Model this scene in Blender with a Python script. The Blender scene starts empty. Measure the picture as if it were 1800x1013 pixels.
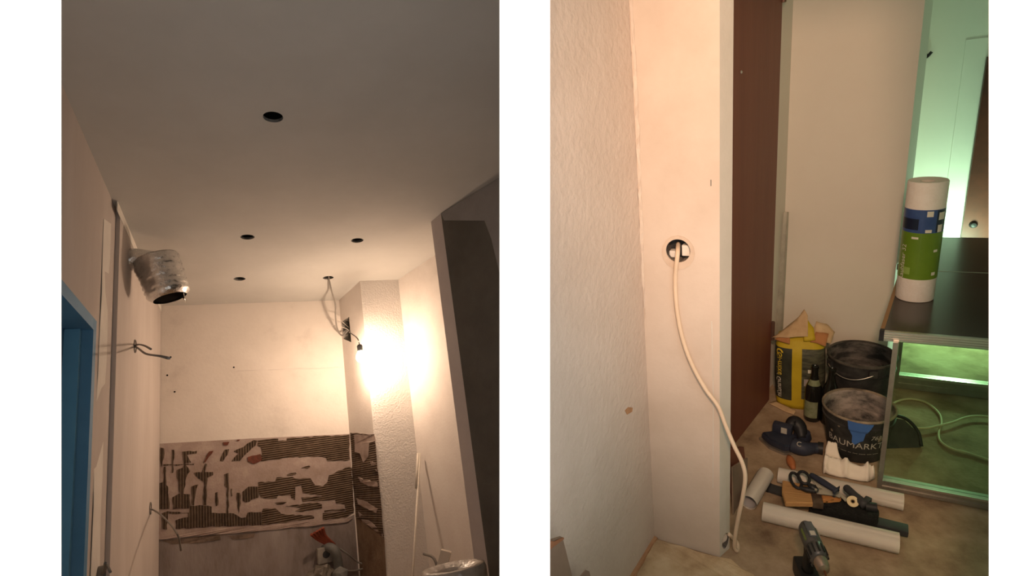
import bpy, bmesh, math, random
from mathutils import Vector as V, Matrix, geometry, noise
random.seed(7)
PI = math.pi
scene = bpy.context.scene
COL = scene.collection

# ------------------------------------------------------------------ camera
FPX, CX, CY, CAMH = 1000.0, 900.0, 506.5, 1.55
def _n(v): return v.normalized()
def frame(vp, down):
    """rows right/forward/up (in camera coords x right, y down, z forward) of a room whose vertical vanishes at vp"""
    z = _n(V((vp[0]-CX, vp[1]-CY, FPX)))
    up = -z if down else z
    fw = V((0, 0, 1)); fw = _n(fw - up*fw.dot(up))
    rt = fw.cross(up)
    if rt.x < 0: rt = -rt
    return Matrix((rt, fw, up))
RM = frame((1265, 3320), True)        # hallway: plumb with the world
LMx = frame((314, -3080), False)      # kitchen niche
CAM = V((0, 0, CAMH))
cam_d = bpy.data.cameras.new('camera'); cam = bpy.data.objects.new('camera', cam_d); COL.objects.link(cam)
cam_d.sensor_width = 36; cam_d.sensor_fit = 'HORIZONTAL'; cam_d.lens = FPX*36/1800; cam_d.clip_start = .02
cr, cu, cb = RM @ V((1, 0, 0)), RM @ V((0, -1, 0)), RM @ V((0, 0, -1))
cam.matrix_world = Matrix(((cr.x, cu.x, cb.x, 0), (cr.y, cu.y, cb.y, 0), (cr.z, cu.z, cb.z, CAMH), (0, 0, 0, 1)))
scene.camera = cam
# ------------------------------------------------------------------ world, exposure
w = bpy.data.worlds.new('world'); scene.world = w; w.use_nodes = True
w.node_tree.nodes['Background'].inputs[0].default_value = (1.0, 0.95, 0.89, 1)
w.node_tree.nodes['Background'].inputs[1].default_value = 1.20
scene.view_settings.view_transform = 'Standard'; scene.view_settings.look = 'None'
scene.view_settings.gamma = 1; scene.view_settings.use_curve_mapping = False
scene.view_settings.exposure = 0.0
FRONT = 0.82                            # added front wall plane y
# ------------------------------------------------------------------ lights
def point(name, loc, col, power, r):
    l = bpy.data.lights.new(name, 'POINT'); l.color = col; l.energy = power; l.shadow_soft_size = r
    o = bpy.data.objects.new(name, l); COL.objects.link(o); o.location = loc; return o
def spot(name, loc, target, col, power, r, size, blend):
    l = bpy.data.lights.new(name, 'SPOT'); l.color = col; l.energy = power; l.shadow_soft_size = r; l.spot_size = size; l.spot_blend = blend
    o = bpy.data.objects.new(name, l); COL.objects.link(o); o.location = loc
    o.rotation_euler = (V(target)-V(loc)).to_track_quat('-Z', 'Y').to_euler(); return o
HALL_LAMP = spot('hall_work_lamp', (0.10, 0.0, 1.90), (1.35, 1.8, 1.20), (1, .62, .39), 128, .10, math.radians(82), .8)
GREEN_LAMP = None
# ------------------------------------------------------------------ pixel helpers
def ray(u, v): return RM @ V((u-CX, v-CY, FPX))
def F(u, v, z=0.0):
    d = ray(u, v); return CAM + d*((z-CAMH)/d.z)
def hit(u, v, P, n):
    d = ray(u, v); return CAM + d*((P-CAM).dot(n)/d.dot(n))
def lray(u, v): return LMx @ V((u-CX, v-CY, FPX))
def LZ(u, v, z):
    d = lray(u, v); return d*(z/d.z)
def LHIT(u, v, P, n):
    d = lray(u, v); return d*(P.dot(n)/d.dot(n))
TLr = RM @ LMx.transposed()
TL = Matrix.Translation(CAM) @ TLr.to_4x4()
TLI = TL.inverted()
def at_depth(u, v, dist): d = lray(u, v); return d.normalized()*dist
def proj(P):
    c = RM.transposed() @ (P-CAM); return V((CX+FPX*c.x/c.z, CY+FPX*c.y/c.z))
def height_for(B, vt):
    lo, hi = 0.0, 2.4
    for _ in range(40):
        m = (lo+hi)/2
        if proj(B+V((0, 0, m))).y > vt: lo = m
        else: hi = m
    return lo
# ------------------------------------------------------------------ materials
def mat(name, c, c2=None, scale=6, rough=.85, metal=0, bump=0, bscale=60, spec=.3, detail=6, lo=.35, hi=.65, c3=None, alpha=None, emit=None, stretch=None, wave=None):
    m = bpy.data.materials.new(name); m.use_nodes = True; nt = m.node_tree; N = nt.nodes; K = nt.links
    b = N['Principled BSDF']; b.inputs['Roughness'].default_value = rough; b.inputs['Metallic'].default_value = metal
    b.inputs['Specular IOR Level'].default_value = spec
    b.inputs['Base Color'].default_value = (*c, 1)
    tc = N.new('ShaderNodeTexCoord'); src = tc.outputs['Object']
    if stretch:
        mp = N.new('ShaderNodeMapping'); mp.inputs['Scale'].default_value = stretch; K.new(src, mp.inputs[0]); src = mp.outputs[0]
    if c2:
        n1 = N.new('ShaderNodeTexNoise'); n1.inputs['Scale'].default_value = scale; n1.inputs['Detail'].default_value = detail; n1.inputs['Roughness'].default_value = .65
        K.new(src, n1.inputs['Vector'])
        r = N.new('ShaderNodeValToRGB'); r.color_ramp.elements[0].position = lo; r.color_ramp.elements[1].position = hi
        r.color_ramp.elements[0].color = (*c, 1); r.color_ramp.elements[1].color = (*c2, 1)
        if c3:
            e = r.color_ramp.elements.new((lo+hi)/2); e.color = (*c3, 1)
        K.new(n1.outputs['Fac'], r.inputs[0]); K.new(r.outputs[0], b.inputs['Base Color'])
    if bump or wave:
        bp = N.new('ShaderNodeBump'); bp.inputs['Strength'].default_value = bump; bp.inputs['Distance'].default_value = .01
        if wave:
            wv = N.new('ShaderNodeTexWave'); wv.wave_type = 'BANDS'; wv.bands_direction = wave[0]; wv.inputs['Scale'].default_value = wave[1]; wv.inputs['Distortion'].default_value = .6
            K.new(tc.outputs['Object'], wv.inputs['Vector']); K.new(wv.outputs['Fac'], bp.inputs['Height'])
        else:
            n2 = N.new('ShaderNodeTexNoise'); n2.inputs['Scale'].default_value = bscale; n2.inputs['Detail'].default_value = 5
            K.new(src, n2.inputs['Vector']); K.new(n2.outputs['Fac'], bp.inputs['Height'])
        K.new(bp.outputs[0], b.inputs['Normal'])
    if emit:
        b.inputs['Emission Color'].default_value = (*emit[0], 1); b.inputs['Emission Strength'].default_value = emit[1]
    return m
def glass_mat(name, tint, refl=.06):
    m = bpy.data.materials.new(name); m.use_nodes = True; nt = m.node_tree; N = nt.nodes; K = nt.links
    N.remove(N['Principled BSDF']); out = N['Material Output']
    t = N.new('ShaderNodeBsdfTransparent'); t.inputs[0].default_value = (*tint, 1)
    g = N.new('ShaderNodeBsdfGlossy'); g.inputs['Roughness'].default_value = .04
    f = N.new('ShaderNodeFresnel'); f.inputs[0].default_value = 1.3
    x = N.new('ShaderNodeMixShader'); K.new(f.outputs[0], x.inputs[0]); K.new(t.outputs[0], x.inputs[1]); K.new(g.outputs[0], x.inputs[2]); K.new(x.outputs[0], out.inputs[0])
    return m
def sr(r, g, b):
    f = lambda c: (c/255/12.92 if c/255 <= .04045 else ((c/255+.055)/1.055)**2.4)
    return (f(r), f(g), f(b))
M = {}
M['added_front'] = mat('white_render', (.96, .96, .96), rough=.9, bump=.03, bscale=90)  # white for the added front wall
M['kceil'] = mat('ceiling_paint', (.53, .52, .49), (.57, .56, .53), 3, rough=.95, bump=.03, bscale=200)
M['kwall'] = mat('kitchen_plaster', (.66, .60, .55), (.76, .71, .66), 2.2, rough=.95, bump=.12, bscale=70, c3=(.72, .66, .61))
M['kback'] = mat('kitchen_back_plaster', (.60, .54, .49), (.76, .70, .64), 2.6, rough=.95, bump=.12, bscale=50, c3=(.72, .66, .60), lo=.3, hi=.6)
M['kblock'] = mat('rough_plaster_block', (.70, .66, .62), (.76, .72, .68), 5, rough=.97, bump=.5, bscale=90)
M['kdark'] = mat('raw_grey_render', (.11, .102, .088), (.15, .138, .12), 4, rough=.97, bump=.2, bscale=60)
M['kband'] = mat('old_paint_band', (.27, .255, .245), (.32, .30, .29), 6, rough=.95)
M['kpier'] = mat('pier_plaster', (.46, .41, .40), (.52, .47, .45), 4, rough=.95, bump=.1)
M['kdry'] = mat('filled_plasterboard', (.53, .47, .43), (.60, .54, .50), 3.5, rough=.95, bump=.05, stretch=(1, 1, .25))
M['tape'] = mat('joint_strip', (.80, .76, .70), (.74, .70, .64), 8, rough=.95)
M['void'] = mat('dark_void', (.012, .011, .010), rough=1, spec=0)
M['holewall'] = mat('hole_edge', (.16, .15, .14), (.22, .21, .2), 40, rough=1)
M['oldwall'] = mat('scraped_plaster', sr(158, 140, 130), sr(182, 166, 156), 9, rough=.97, bump=.25, bscale=80, c3=sr(168, 150, 142))
M['lowwall'] = mat('dirty_low_plaster', sr(120, 108, 102), sr(168, 160, 156), 3, rough=.97, bump=.25, bscale=60, c3=sr(150, 140, 136), stretch=(1, 1, .35))
M['stain'] = mat('stain_band', sr(98, 84, 72), sr(140, 122, 110), 12, rough=.97, bump=.3)
M['glueh'] = mat('combed_adhesive_across', sr(88, 72, 58), sr(112, 94, 78), 18, rough=.97, bump=.9, wave=('Z', 22))
M['gluev'] = mat('combed_adhesive_upright', sr(80, 66, 54), sr(104, 88, 74), 18, rough=.97, bump=.9, wave=('X', 22))
M['gluered'] = mat('red_brick_showing', sr(120, 66, 54), sr(92, 62, 50), 30, rough=.97, bump=.4)
M['blue'] = mat('blue_daylight_door', sr(86, 136, 174), sr(94, 146, 184), 3, rough=.6)  # blue daylight in the doorway put into the door colour
M['blue2'] = mat('blue_daylight_frame', sr(104, 164, 200), sr(98, 156, 192), 5, rough=.6)  # same daylight tint, lighter, put into the door stop colour
M['foil'] = mat('aluminium_foil', (.90, .89, .87), (.6, .59, .58), 20, rough=.22, metal=1, bump=.6, bscale=45)
M['wire'] = mat('grey_cable', (.20, .18, .16), rough=.6)
M['wirep'] = mat('pale_cable', (.66, .60, .52), rough=.5)
M['orange'] = mat('orange_sleeve', sr(150, 78, 58), sr(128, 62, 46), 40, rough=.6)
M['grypl'] = mat('grey_plastic', (.13, .13, .12), (.18, .18, .17), 20, rough=.6)
M['whpl'] = mat('dirty_white_plastic', (.36, .33, .29), (.26, .24, .21), 25, rough=.6)
M['wrap'] = mat('plastic_wrap', (.60, .52, .44), (.36, .31, .27), 9, rough=.22, bump=.9, bscale=25, spec=.7)
M['bulb'] = mat('glowing_bulb', (1, .9, .8), emit=((1, .72, .51), 560))
M['socket'] = mat('black_socket', (.03, .03, .03), rough=.5)
# hall
M['hrough'] = mat('hall_rough_plaster', (.58, .49, .42), (.65, .56, .49), 3, rough=.97, bump=.38, bscale=55)
M['hpier'] = mat('hall_smooth_plaster', (.58, .49, .41), (.66, .57, .49), 3, rough=.95, bump=.08, bscale=80)
M['hret'] = mat('hall_corner_bead', (.58, .55, .49), (.64, .60, .54), 5, rough=.95, bump=.1)
M['hback'] = mat('hall_back_paint', (.70, .64, .56), (.74, .68, .60), 2, rough=.6, bump=.03, spec=.35)
M['hfar'] = mat('far_room_paint', (.74, .77, .70), (.78, .80, .74), 2, rough=.8)
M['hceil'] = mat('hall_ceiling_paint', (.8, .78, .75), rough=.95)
M['brown'] = mat('red_brown_door', sr(116, 68, 54), sr(126, 76, 60), 14, rough=.5, spec=.4, bump=.06, bscale=120, stretch=(1, 1, .08))
M['browng'] = mat('dark_brown_door', sr(92, 48, 36), sr(62, 36, 28), 4, rough=.5)
M['hinge'] = mat('hinge_metal', (.18, .10, .08), rough=.4, metal=.6)
M['concrete'] = mat('screed_floor', sr(112, 90, 72), sr(186, 164, 138), 5.5, rough=.97, bump=.3, bscale=45, c3=sr(158, 136, 110), detail=9, lo=.3, hi=.7)
M['plfloor'] = mat('plaster_spattered_floor', sr(172, 148, 116), sr(208, 188, 156), 9, rough=.97, bump=.5, bscale=40, c3=sr(194, 170, 136), detail=9)
M['crust'] = mat('orange_crust', sr(176, 132, 96), sr(190, 152, 116), 20, rough=.97, bump=.6)
M['card'] = mat('cardboard', sr(132, 112, 98), sr(142, 122, 106), 10, rough=.9)
M['cardin'] = mat('torn_cardboard', sr(160, 112, 82), sr(146, 100, 74), 30, rough=.95)
M['cable'] = mat('cream_cable', sr(226, 206, 182), sr(216, 194, 170), 8, rough=.5)
M['floorcable'] = mat('floor_cable', sr(200, 186, 150), rough=.5)
M['boxdark'] = mat('box_dark', (.02, .02, .022), (.06, .06, .06), 40, rough=.6)
M['plaster'] = mat('white_filler', (.78, .74, .68), rough=.95, bump=.3)
M['rod'] = mat('galvanised_strip', sr(176, 172, 156), sr(150, 148, 134), 12, rough=.45, metal=.35)
M['yellow'] = mat('yellow_bag_paper', sr(196, 172, 40), sr(182, 156, 34), 8, rough=.6, bump=.25, bscale=25)
M['bagblack'] = mat('bag_print_dark', sr(44, 46, 38), sr(62, 64, 52), 14, rough=.6, bump=.25, bscale=25)
M['bagpic'] = mat('bag_print_picture', sr(48, 50, 42), sr(98, 98, 78), 16, rough=.6, stretch=(1, 1, 4))
M['kraft'] = mat('kraft_paper', sr(206, 178, 140), sr(188, 158, 120), 12, rough=.9, bump=.3, bscale=40)
M['kraftd'] = mat('kraft_inside', sr(176, 122, 78), rough=.9)
M['bottle'] = mat('dark_bottle_glass', (.012, .012, .010), rough=.12, spec=.6)
M['blabel'] = mat('bottle_label', sr(140, 146, 116), sr(104, 112, 78), 30, rough=.7)
M['bucket'] = mat('black_bucket', (.018, .018, .018), (.05, .048, .045), 16, rough=.55)
M['bucketin'] = mat('mortar_smeared_inside', (.03, .03, .028), (.16, .145, .13), 9, rough=.9, detail=8, stretch=(1, 1, 3), lo=.42, hi=.62)
M['bucketin2'] = mat('mortar_coated_inside', (.05, .048, .045), (.36, .31, .27), 8, rough=.95, detail=8, stretch=(1, 1, 2), lo=.38, hi=.6)
M['rim'] = mat('mortar_rim', sr(160, 144, 122), sr(90, 82, 72), 14, rough=.9)
M['rimd'] = mat('dark_rim', sr(92, 86, 78), sr(50, 48, 44), 14, rough=.8)
M['steel'] = mat('steel_wire', (.55, .52, .47), rough=.35, metal=.9)
M['tapeb'] = mat('blue_tape', sr(72, 112, 178), sr(66, 104, 168), 10, rough=.7)
M['print'] = mat('pale_print', sr(178, 172, 160), rough=.8)
M['printw'] = mat('white_print', sr(216, 212, 196), rough=.8)
M['printy'] = mat('yellow_print', sr(214, 186, 50), rough=.8)
M['navy'] = mat('navy_plastic', sr(42, 46, 60), sr(52, 56, 70), 10, rough=.55)
M['blackp'] = mat('black_plastic', (.018, .018, .020), rough=.5)
M['alu'] = mat('brushed_aluminium', (.72, .70, .66), (.62, .60, .57), 30, rough=.3, metal=.9, stretch=(.1, 1, 1))
M['alud'] = mat('dull_aluminium', (.40, .37, .33), (.34, .31, .28), 30, rough=.4, metal=.75)
M['ttop'] = mat('dark_laminate', (.045, .036, .030), (.06, .048, .040), 5, rough=.22, spec=.5)
M['tedge'] = mat('wood_edge', sr(150, 116, 80), rough=.6)
M['pane'] = glass_mat('tinted_glass', (.86, .95, .86))
M['paper'] = mat('white_roll_paper', (.90, .84, .76), (.93, .88, .80), 8, rough=.9)
M['paperin'] = mat('roll_inside', (.46, .43, .42), rough=.9)
M['wpaper'] = mat('woodchip_paper', (.80, .74, .66), (.84, .79, .72), 40, rough=.6, bump=.2, bscale=120)
M['lblue'] = mat('label_blue', sr(52, 74, 124), sr(66, 90, 140), 10, rough=.3)
M['lnavy'] = mat('label_navy', sr(30, 38, 58), rough=.3)
M['lgreen'] = mat('label_green', sr(96, 128, 34), sr(110, 142, 44), 6, rough=.3)
M['cloth'] = mat('cream_cloth', (.78, .71, .60), (.84, .77, .66), 10, rough=.95, bump=.2)
M['wood'] = mat('pale_wood', sr(196, 140, 84), sr(178, 122, 70), 8, rough=.6, stretch=(.3, 4, 4))
M['woodr'] = mat('orange_wood', sr(178, 112, 70), sr(158, 94, 56), 8, rough=.5)
M['bristle'] = mat('tan_bristle', sr(190, 146, 96), sr(164, 122, 76), 40, rough=.9, stretch=(.2, 6, 6), bump=.4)
M['bristb'] = mat('black_bristle', (.010, .010, .009), (.02, .02, .018), 90, rough=.95, bump=.8, bscale=220)
M['ferr'] = mat('stained_ferrule', sr(96, 78, 66), sr(130, 112, 98), 12, rough=.4, metal=.7)
M['greybar'] = mat('charcoal_plastic', sr(52, 52, 54), sr(60, 60, 62), 20, rough=.6)
M['tapec'] = mat('cream_tape', sr(214, 196, 154), rough=.7)
M['core'] = mat('tape_core', sr(140, 116, 84), rough=.8)
M['drillg'] = mat('drill_grey', (.035, .034, .033), (.085, .08, .075), 30, rough=.35, spec=.5)
M['drilll'] = mat('drill_panel', (.07, .08, .09), rough=.3, spec=.6)
M['drillk'] = mat('drill_black', (.015, .015, .015), rough=.5)
M['chuck'] = mat('chuck_metal', (.45, .36, .30), rough=.3, metal=.9)
M['copper'] = mat('copper_bit', sr(190, 128, 92), rough=.3, metal=.9)
M['dpan'] = mat('black_dustpan', (.03, .028, .028), (.05, .045, .045), 20, rough=.5)
M['yellowgreen'] = mat('drill_mark', sr(96, 108, 56), rough=.5)
# ------------------------------------------------------------------ mesh helpers
def link(name, me, m, parent=None, mx=None, smooth=False):
    o = bpy.data.objects.new(name, me); COL.objects.link(o)
    if m is not None:
        for mm in (m if isinstance(m, (list, tuple)) else [m]): me.materials.append(mm)
    if smooth:
        for p in me.polygons: p.use_smooth = True
    if mx is not None: o.matrix_world = mx
    if parent is not None: o.parent = parent
    return o
def obj(name, bm, m, parent=None, mx=None, smooth=False, sharp=None):
    me = bpy.data.meshes.new(name)
    bmesh.ops.recalc_face_normals(bm, faces=bm.faces[:])
    if sharp:
        for e in bm.edges:
            if len(e.link_faces) == 2 and e.calc_face_angle(0) > sharp: e.smooth = False
    bm.to_mesh(me); bm.free()
    return link(name, me, m, parent, mx, smooth)
def tag(o, label=None, cat=None, group=None, kind=None):
    if label: o['label'] = label
    if cat: o['category'] = cat
    if group: o['group'] = group
    if kind: o['kind'] = kind
    return o
def thing(name, label, cat, loc=(0, 0, 0), rz=0, group=None, mx=None):
    o = bpy.data.objects.new(name, None); COL.objects.link(o); o.empty_display_size = .05
    o.matrix_world = mx if mx is not None else Matrix.Translation(V(loc)) @ Matrix.Rotation(rz, 4, 'Z')
    return tag(o, label, cat, group)
def box(bm, x0, x1, y0, y1, z0, z1, bev=0, mx=None):
    r = bmesh.ops.create_cube(bm, size=1)
    for v in r['verts']:
        v.co = V(((x0+x1)/2+v.co.x*(x1-x0), (y0+y1)/2+v.co.y*(y1-y0), (z0+z1)/2+v.co.z*(z1-z0)))
    vs = r['verts']
    if bev:
        es = list({e for v in vs for e in v.link_edges})
        rr = bmesh.ops.bevel(bm, geom=es, offset=bev, segments=2, affect='EDGES', profile=.7)
        vs = list({v for f in rr['faces'] for v in f.verts} | {v for v in vs if v.is_valid})
    if mx is not None: bmesh.ops.transform(bm, matrix=mx, verts=[v for v in vs if v.is_valid])
def lathe(bm, prof, seg=32, close=False, mx=None, sq=1.0):
    rings = []
    for r, z in prof:
        if r < 1e-6: rings.append([bm.verts.new((0, 0, z))])
        else: rings.append([bm.verts.new((r*math.cos(2*PI*i/seg), sq*r*math.sin(2*PI*i/seg), z)) for i in range(seg)])
    for a, b in zip(rings, rings[1:]):
        for i in range(seg):
            j = (i+1) % seg
            if len(a) == 1 and len(b) == 1: continue
            if len(a) == 1: bm.faces.new((a[0], b[i], b[j]))
            elif len(b) == 1: bm.faces.new((a[i], a[j], b[0]))
            else: bm.faces.new((a[i], a[j], b[j], b[i]))
    vs = [v for r in rings for v in r]
    if mx is not None: bmesh.ops.transform(bm, matrix=mx, verts=vs)
    return rings
def spline(pts, n=8):
    pts = [V(p) for p in pts]; out = []
    P = [pts[0]*2-pts[1]] + pts + [pts[-1]*2-pts[-2]]
    for i in range(1, len(P)-2):
        p0, p1, p2, p3 = P[i-1:i+3]
        for k in range(n):
            t = k/n
            out.append(.5*((2*p1)+(p2-p0)*t+(2*p0-5*p1+4*p2-p3)*t*t+(3*p1-p0-3*p2+p3)*t**3))
    out.append(pts[-1]); return out
def tube(bm, pts, r, seg=8, n=6, smooth=True):
    """tube along points; r number or list per given point"""
    if smooth and len(pts) > 2: path = spline(pts, n)
    else: path = [V(p) for p in pts]
    k = len(path)
    if isinstance(r, (list, tuple)):
        m = len(r)-1
        rr = []
        for i in range(k):
            t = i/(k-1)*m; a = min(int(t), m-1); rr.append(r[a]+(r[a+1]-r[a])*(t-a))
    else: rr = [r]*k
    prev = None; rings = []
    for i, p in enumerate(path):
        d = (path[min(i+1, k-1)]-path[max(i-1, 0)]).normalized()
        if prev is None:
            a = V((0, 0, 1)) if abs(d.z) < .9 else V((1, 0, 0)); x = d.cross(a).normalized()
        else: x = (prev-d*prev.dot(d)).normalized()
        prev = x; y = d.cross(x)
        rings.append([bm.verts.new(p+(x*math.cos(2*PI*j/seg)+y*math.sin(2*PI*j/seg))*rr[i]) for j in range(seg)])
    for a, b in zip(rings, rings[1:]):
        for j in range(seg): bm.faces.new((a[j], a[(j+1) % seg], b[(j+1) % seg], b[j]))
    bm.faces.new(rings[0][::-1]); bm.faces.new(rings[-1])
def jag(pts, amt, step):
    out = []
    n = len(pts)
    for i in range(n):
        a, b = V(pts[i]), V(pts[(i+1) % n]); L = (b-a).length; k = max(1, int(L/step))
        for j in range(k):
            p = a+(b-a)*(j/k)
            if j: p = p+V([random.uniform(-amt, amt) for _ in range(len(p))])
            out.append(p)
    return out
def panel_bm(outer, holes, thick, clips=()):
    """flat polygon (3-D points) with holes, given thickness vector; clips = [(point, normal)] removes the side the normal points to"""
    loops = [[V(p) for p in outer]]+[[V(p) for p in h] for h in holes]
    tri = geometry.tessellate_polygon(loops)
    flat = [p for l in loops for p in l]
    bm = bmesh.new(); A = [bm.verts.new(p) for p in flat]; B = [bm.verts.new(p+thick) for p in flat]
    for t in tri:
        try: bm.faces.new([A[i] for i in t]); bm.faces.new([B[i] for i in reversed(t)])
        except ValueError: pass
    o = 0
    for l in loops:
        n = len(l)
        for i in range(n):
            a, b = o+i, o+(i+1) % n
            try: bm.faces.new((A[a], A[b], B[b], B[a]))
            except ValueError: pass
        o += n
    for co, no in clips:
        r = bmesh.ops.bisect_plane(bm, geom=bm.verts[:]+bm.edges[:]+bm.faces[:], plane_co=co, plane_no=no, clear_outer=True, clear_inner=False, dist=1e-6)
        es = [e for e in bm.edges if e.is_boundary]
        if es: bmesh.ops.holes_fill(bm, edges=es, sides=0)
    return bm
def circle(c, ax, ay, r, n=28, ry=None): return [c+ax*(r*math.cos(2*PI*i/n))+ay*((ry or r)*math.sin(2*PI*i/n)) for i in range(n)]
def cup_bm(loop, depth):
    """open recess behind a hole: side wall + back"""
    bm = bmesh.new(); n = len(loop); A = [bm.verts.new(p) for p in loop]; B = [bm.verts.new(V(p)+depth) for p in loop]
    for i in range(n): bm.faces.new((A[i], A[(i+1) % n], B[(i+1) % n], B[i]))
    bm.faces.new(B); return bm
def prism(bm, poly, z0, z1, mx=None):
    a = [bm.verts.new((p[0], p[1], z0)) for p in poly]; b = [bm.verts.new((p[0], p[1], z1)) for p in poly]
    bm.faces.new(a[::-1]); bm.faces.new(b); n = len(poly)
    for i in range(n): bm.faces.new((a[i], a[(i+1) % n], b[(i+1) % n], b[i]))
    if mx is not None: bmesh.ops.transform(bm, matrix=mx, verts=a+b)
def text_bm(s, size, fn, sub=True, shear=0):
    """flat lettering mapped vertex by vertex with fn(x, y)"""
    cu_ = bpy.data.curves.new('lettering', 'FONT'); cu_.body = s; cu_.size = size; cu_.align_x = 'CENTER'; cu_.align_y = 'CENTER'; cu_.resolution_u = 3; cu_.shear = shear
    to = bpy.data.objects.new('lettering', cu_); COL.objects.link(to)
    dg = bpy.context.evaluated_depsgraph_get(); me = bpy.data.meshes.new_from_object(to.evaluated_get(dg))
    bm = bmesh.new(); bm.from_mesh(me); bpy.data.objects.remove(to); bpy.data.meshes.remove(me); bpy.data.curves.remove(cu_)
    for v in bm.verts: v.co = fn(v.co.x, v.co.y)
    return bm
def struct(name, bm, m, label=None, mx=None, smooth=False):
    o = obj(name, bm, m, None, mx, smooth); o['kind'] = 'structure'
    if label: o['label'] = label
    return o
# ================================================================== SETTING
# ---- added white front wall: its two openings limit outside light entering each room
def fp(u, v, y): d = ray(u, v); return CAM+d*(y/d.y)
FT = .10
def opening(c0, c1, y, grow=0, top=-70): return [fp(c0-grow, top, y), fp(c1+grow, top, y), fp(c1+grow, 1085, y), fp(c0-grow, 1085, y)]
def wall_with_splay():
    bm = bmesh.new()
    for y, g in ((FRONT, 0), (FRONT+FT, 14)):
        outer = [V((-3.2, y, -2.6)), V((3.4, y, -2.6)), V((3.4, y, 3.0)), V((-3.2, y, 3.0))]
        loops = [outer, opening(108, 878, y, g), opening(967, 1738, y, g, -420)]
        flat = [bm.verts.new(p) for l in loops for p in l]
        for t in geometry.tessellate_polygon(loops): bm.faces.new([flat[i] for i in t])
    bm.verts.ensure_lookup_table()
    for o in (0, 4, 8):
        for i in range(4):
            a, b = o+i, o+(i+1) % 4
            bm.faces.new((bm.verts[a], bm.verts[b], bm.verts[b+12], bm.verts[a+12]))
    return bm
struct('added_front_wall', wall_with_splay(), M['added_front'], 'added white wall whose two openings limit light into the rooms')
FRONT_CLIP = (V((0, FRONT+.06, 0)), V((0, -1, 0)))
def col_plane(u):                       # upright plane through the wedge closed by the added panels
    a, b = ray(u, 0), ray(u, 1000); n = b.cross(a).normalized()
    if n.x < 0: n = -n
    return (CAM.copy(), n)
PA = col_plane(889); PB = col_plane(956)
def to_l(cl): return (TLI @ cl[0], TLr.transposed() @ cl[1])
LCL = [to_l(FRONT_CLIP), to_l(PA)]
RCL = [FRONT_CLIP, (PB[0], -PB[1])]
# ---- kitchen niche (own frame TL, x right, y in, z up)
HC = 1.30; ZF = -0.95
def C_(u, v): return LZ(u, v, HC)
G1, G2, G3, G4 = C_(278, 538), C_(596, 528), C_(633, 494), C_(700, 492)
g108 = C_(109, 149)
G0 = g108+(g108-G1)*1.2
Q1 = C_(764, 449); G5 = Q1+(Q1-G4)*.05
G6, G7 = C_(757.5, 390), C_(775, 375)
P3 = C_(878, 312); G8 = G7+(P3-G7)*1.6
G9 = V((.9, .2, HC)); G10 = V((G0.x, .2, HC))
plan = [G0, G1, G2, G3, G4, G5, G6, G7, G8, G9, G10]
ZUP = V((0, 0, 1))
def lwall(a, b, name, m, label, holes=(), top=HC+.03):
    d = (b-a).normalized(); n = V((-d.y, d.x, 0))          # left of travel = outside (plan runs clockwise seen from above)
    pts = [V((a.x, a.y, ZF)), V((b.x, b.y, ZF)), V((b.x, b.y, top)), V((a.x, a.y, top))]
    return struct(name, panel_bm(pts, holes, n*.08, LCL), m, label, TL), (a.copy(), n)
def lpx(pl, pts, off=0.0): return [LHIT(u, v, pl[0]-pl[1]*off, pl[1]) for u, v in pts]
def plane_of(a, b):
    d = (b-a).normalized(); return (a.copy(), V((-d.y, d.x, 0)))
PLL, PLB, PLS, PLF, PLR, PLP, PLD = plane_of(G0, G1), plane_of(G1, G2), plane_of(G2, G3), plane_of(G3, G4), plane_of(G4, G5), plane_of(G6, G7), plane_of(G7, G8)
# ceiling with five spotlight holes
holes = [];
HR = .035
for u, v in ((480, 206), (435, 417), (628, 423), (421, 490.5), (577, 488.5)):
    holes.append(circle(C_(u, v), V((1, 0, 0)), V((0, 1, 0)), HR))
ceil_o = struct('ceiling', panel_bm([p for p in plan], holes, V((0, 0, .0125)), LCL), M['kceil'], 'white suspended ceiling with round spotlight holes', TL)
def part(name, bm, m, parent, smooth=False, sharp=None):
    """child that shares the parent's frame: vertices are given in the parent's own coordinates"""
    o = obj(name, bm, m, None, None, smooth, sharp); o.parent = parent; return o
for h in holes:
    part('spot_hole', cup_bm([p+V((0, 0, .0124)) for p in h], V((0, 0, .11))), M['void'], ceil_o)
    rb = bmesh.new(); c = sum(h, V())/len(h)
    A = [rb.verts.new(p+V((0, 0, .0004))) for p in h]; B = [rb.verts.new(p+V((0, 0, .014))) for p in h]
    for i in range(len(h)): rb.faces.new((A[i], A[(i+1) % 28], B[(i+1) % 28], B[i]))
    part('hole_rim', rb, M['holewall'], ceil_o)
# roof over it keeps the void dark
struct('ceiling_slab', panel_bm([p+V((0, 0, .16)) for p in plan], [], V((0, 0, .1)), LCL), M['kdark'], 'raw slab above the suspended ceiling', TL)
# left wall with door opening and duct hole
DOORPX = [(168, 560), (100, 492), (60, 452)]
d_tr = lpx(PLL, [(168, 560)])[0]; d_tl = lpx(PLL, [(108, 500)])[0]
dzt = (d_tr.z+d_tl.z)/2
dirL = (G1-G0).normalized()
d_r = d_tr.copy(); d_r.z = dzt
d_l = d_r-dirL*1.05
dhole = [V((d_l.x, d_l.y, ZF+.001)), V((d_r.x, d_r.y, ZF+.001)), V((d_r.x, d_r.y, dzt)), V((d_l.x, d_l.y, dzt))]
ducthole = lpx(PLL, [(237, 449), (248, 473), (251, 505), (240, 497)])
wl, _ = lwall(G0, G1, 'wall_kitchen_left', M['kdry'], 'long plastered kitchen wall with the daylight-blue door', [dhole, ducthole])
part('duct_recess', cup_bm(ducthole, PLL[1]*.3), M['holewall'], wl)
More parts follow.
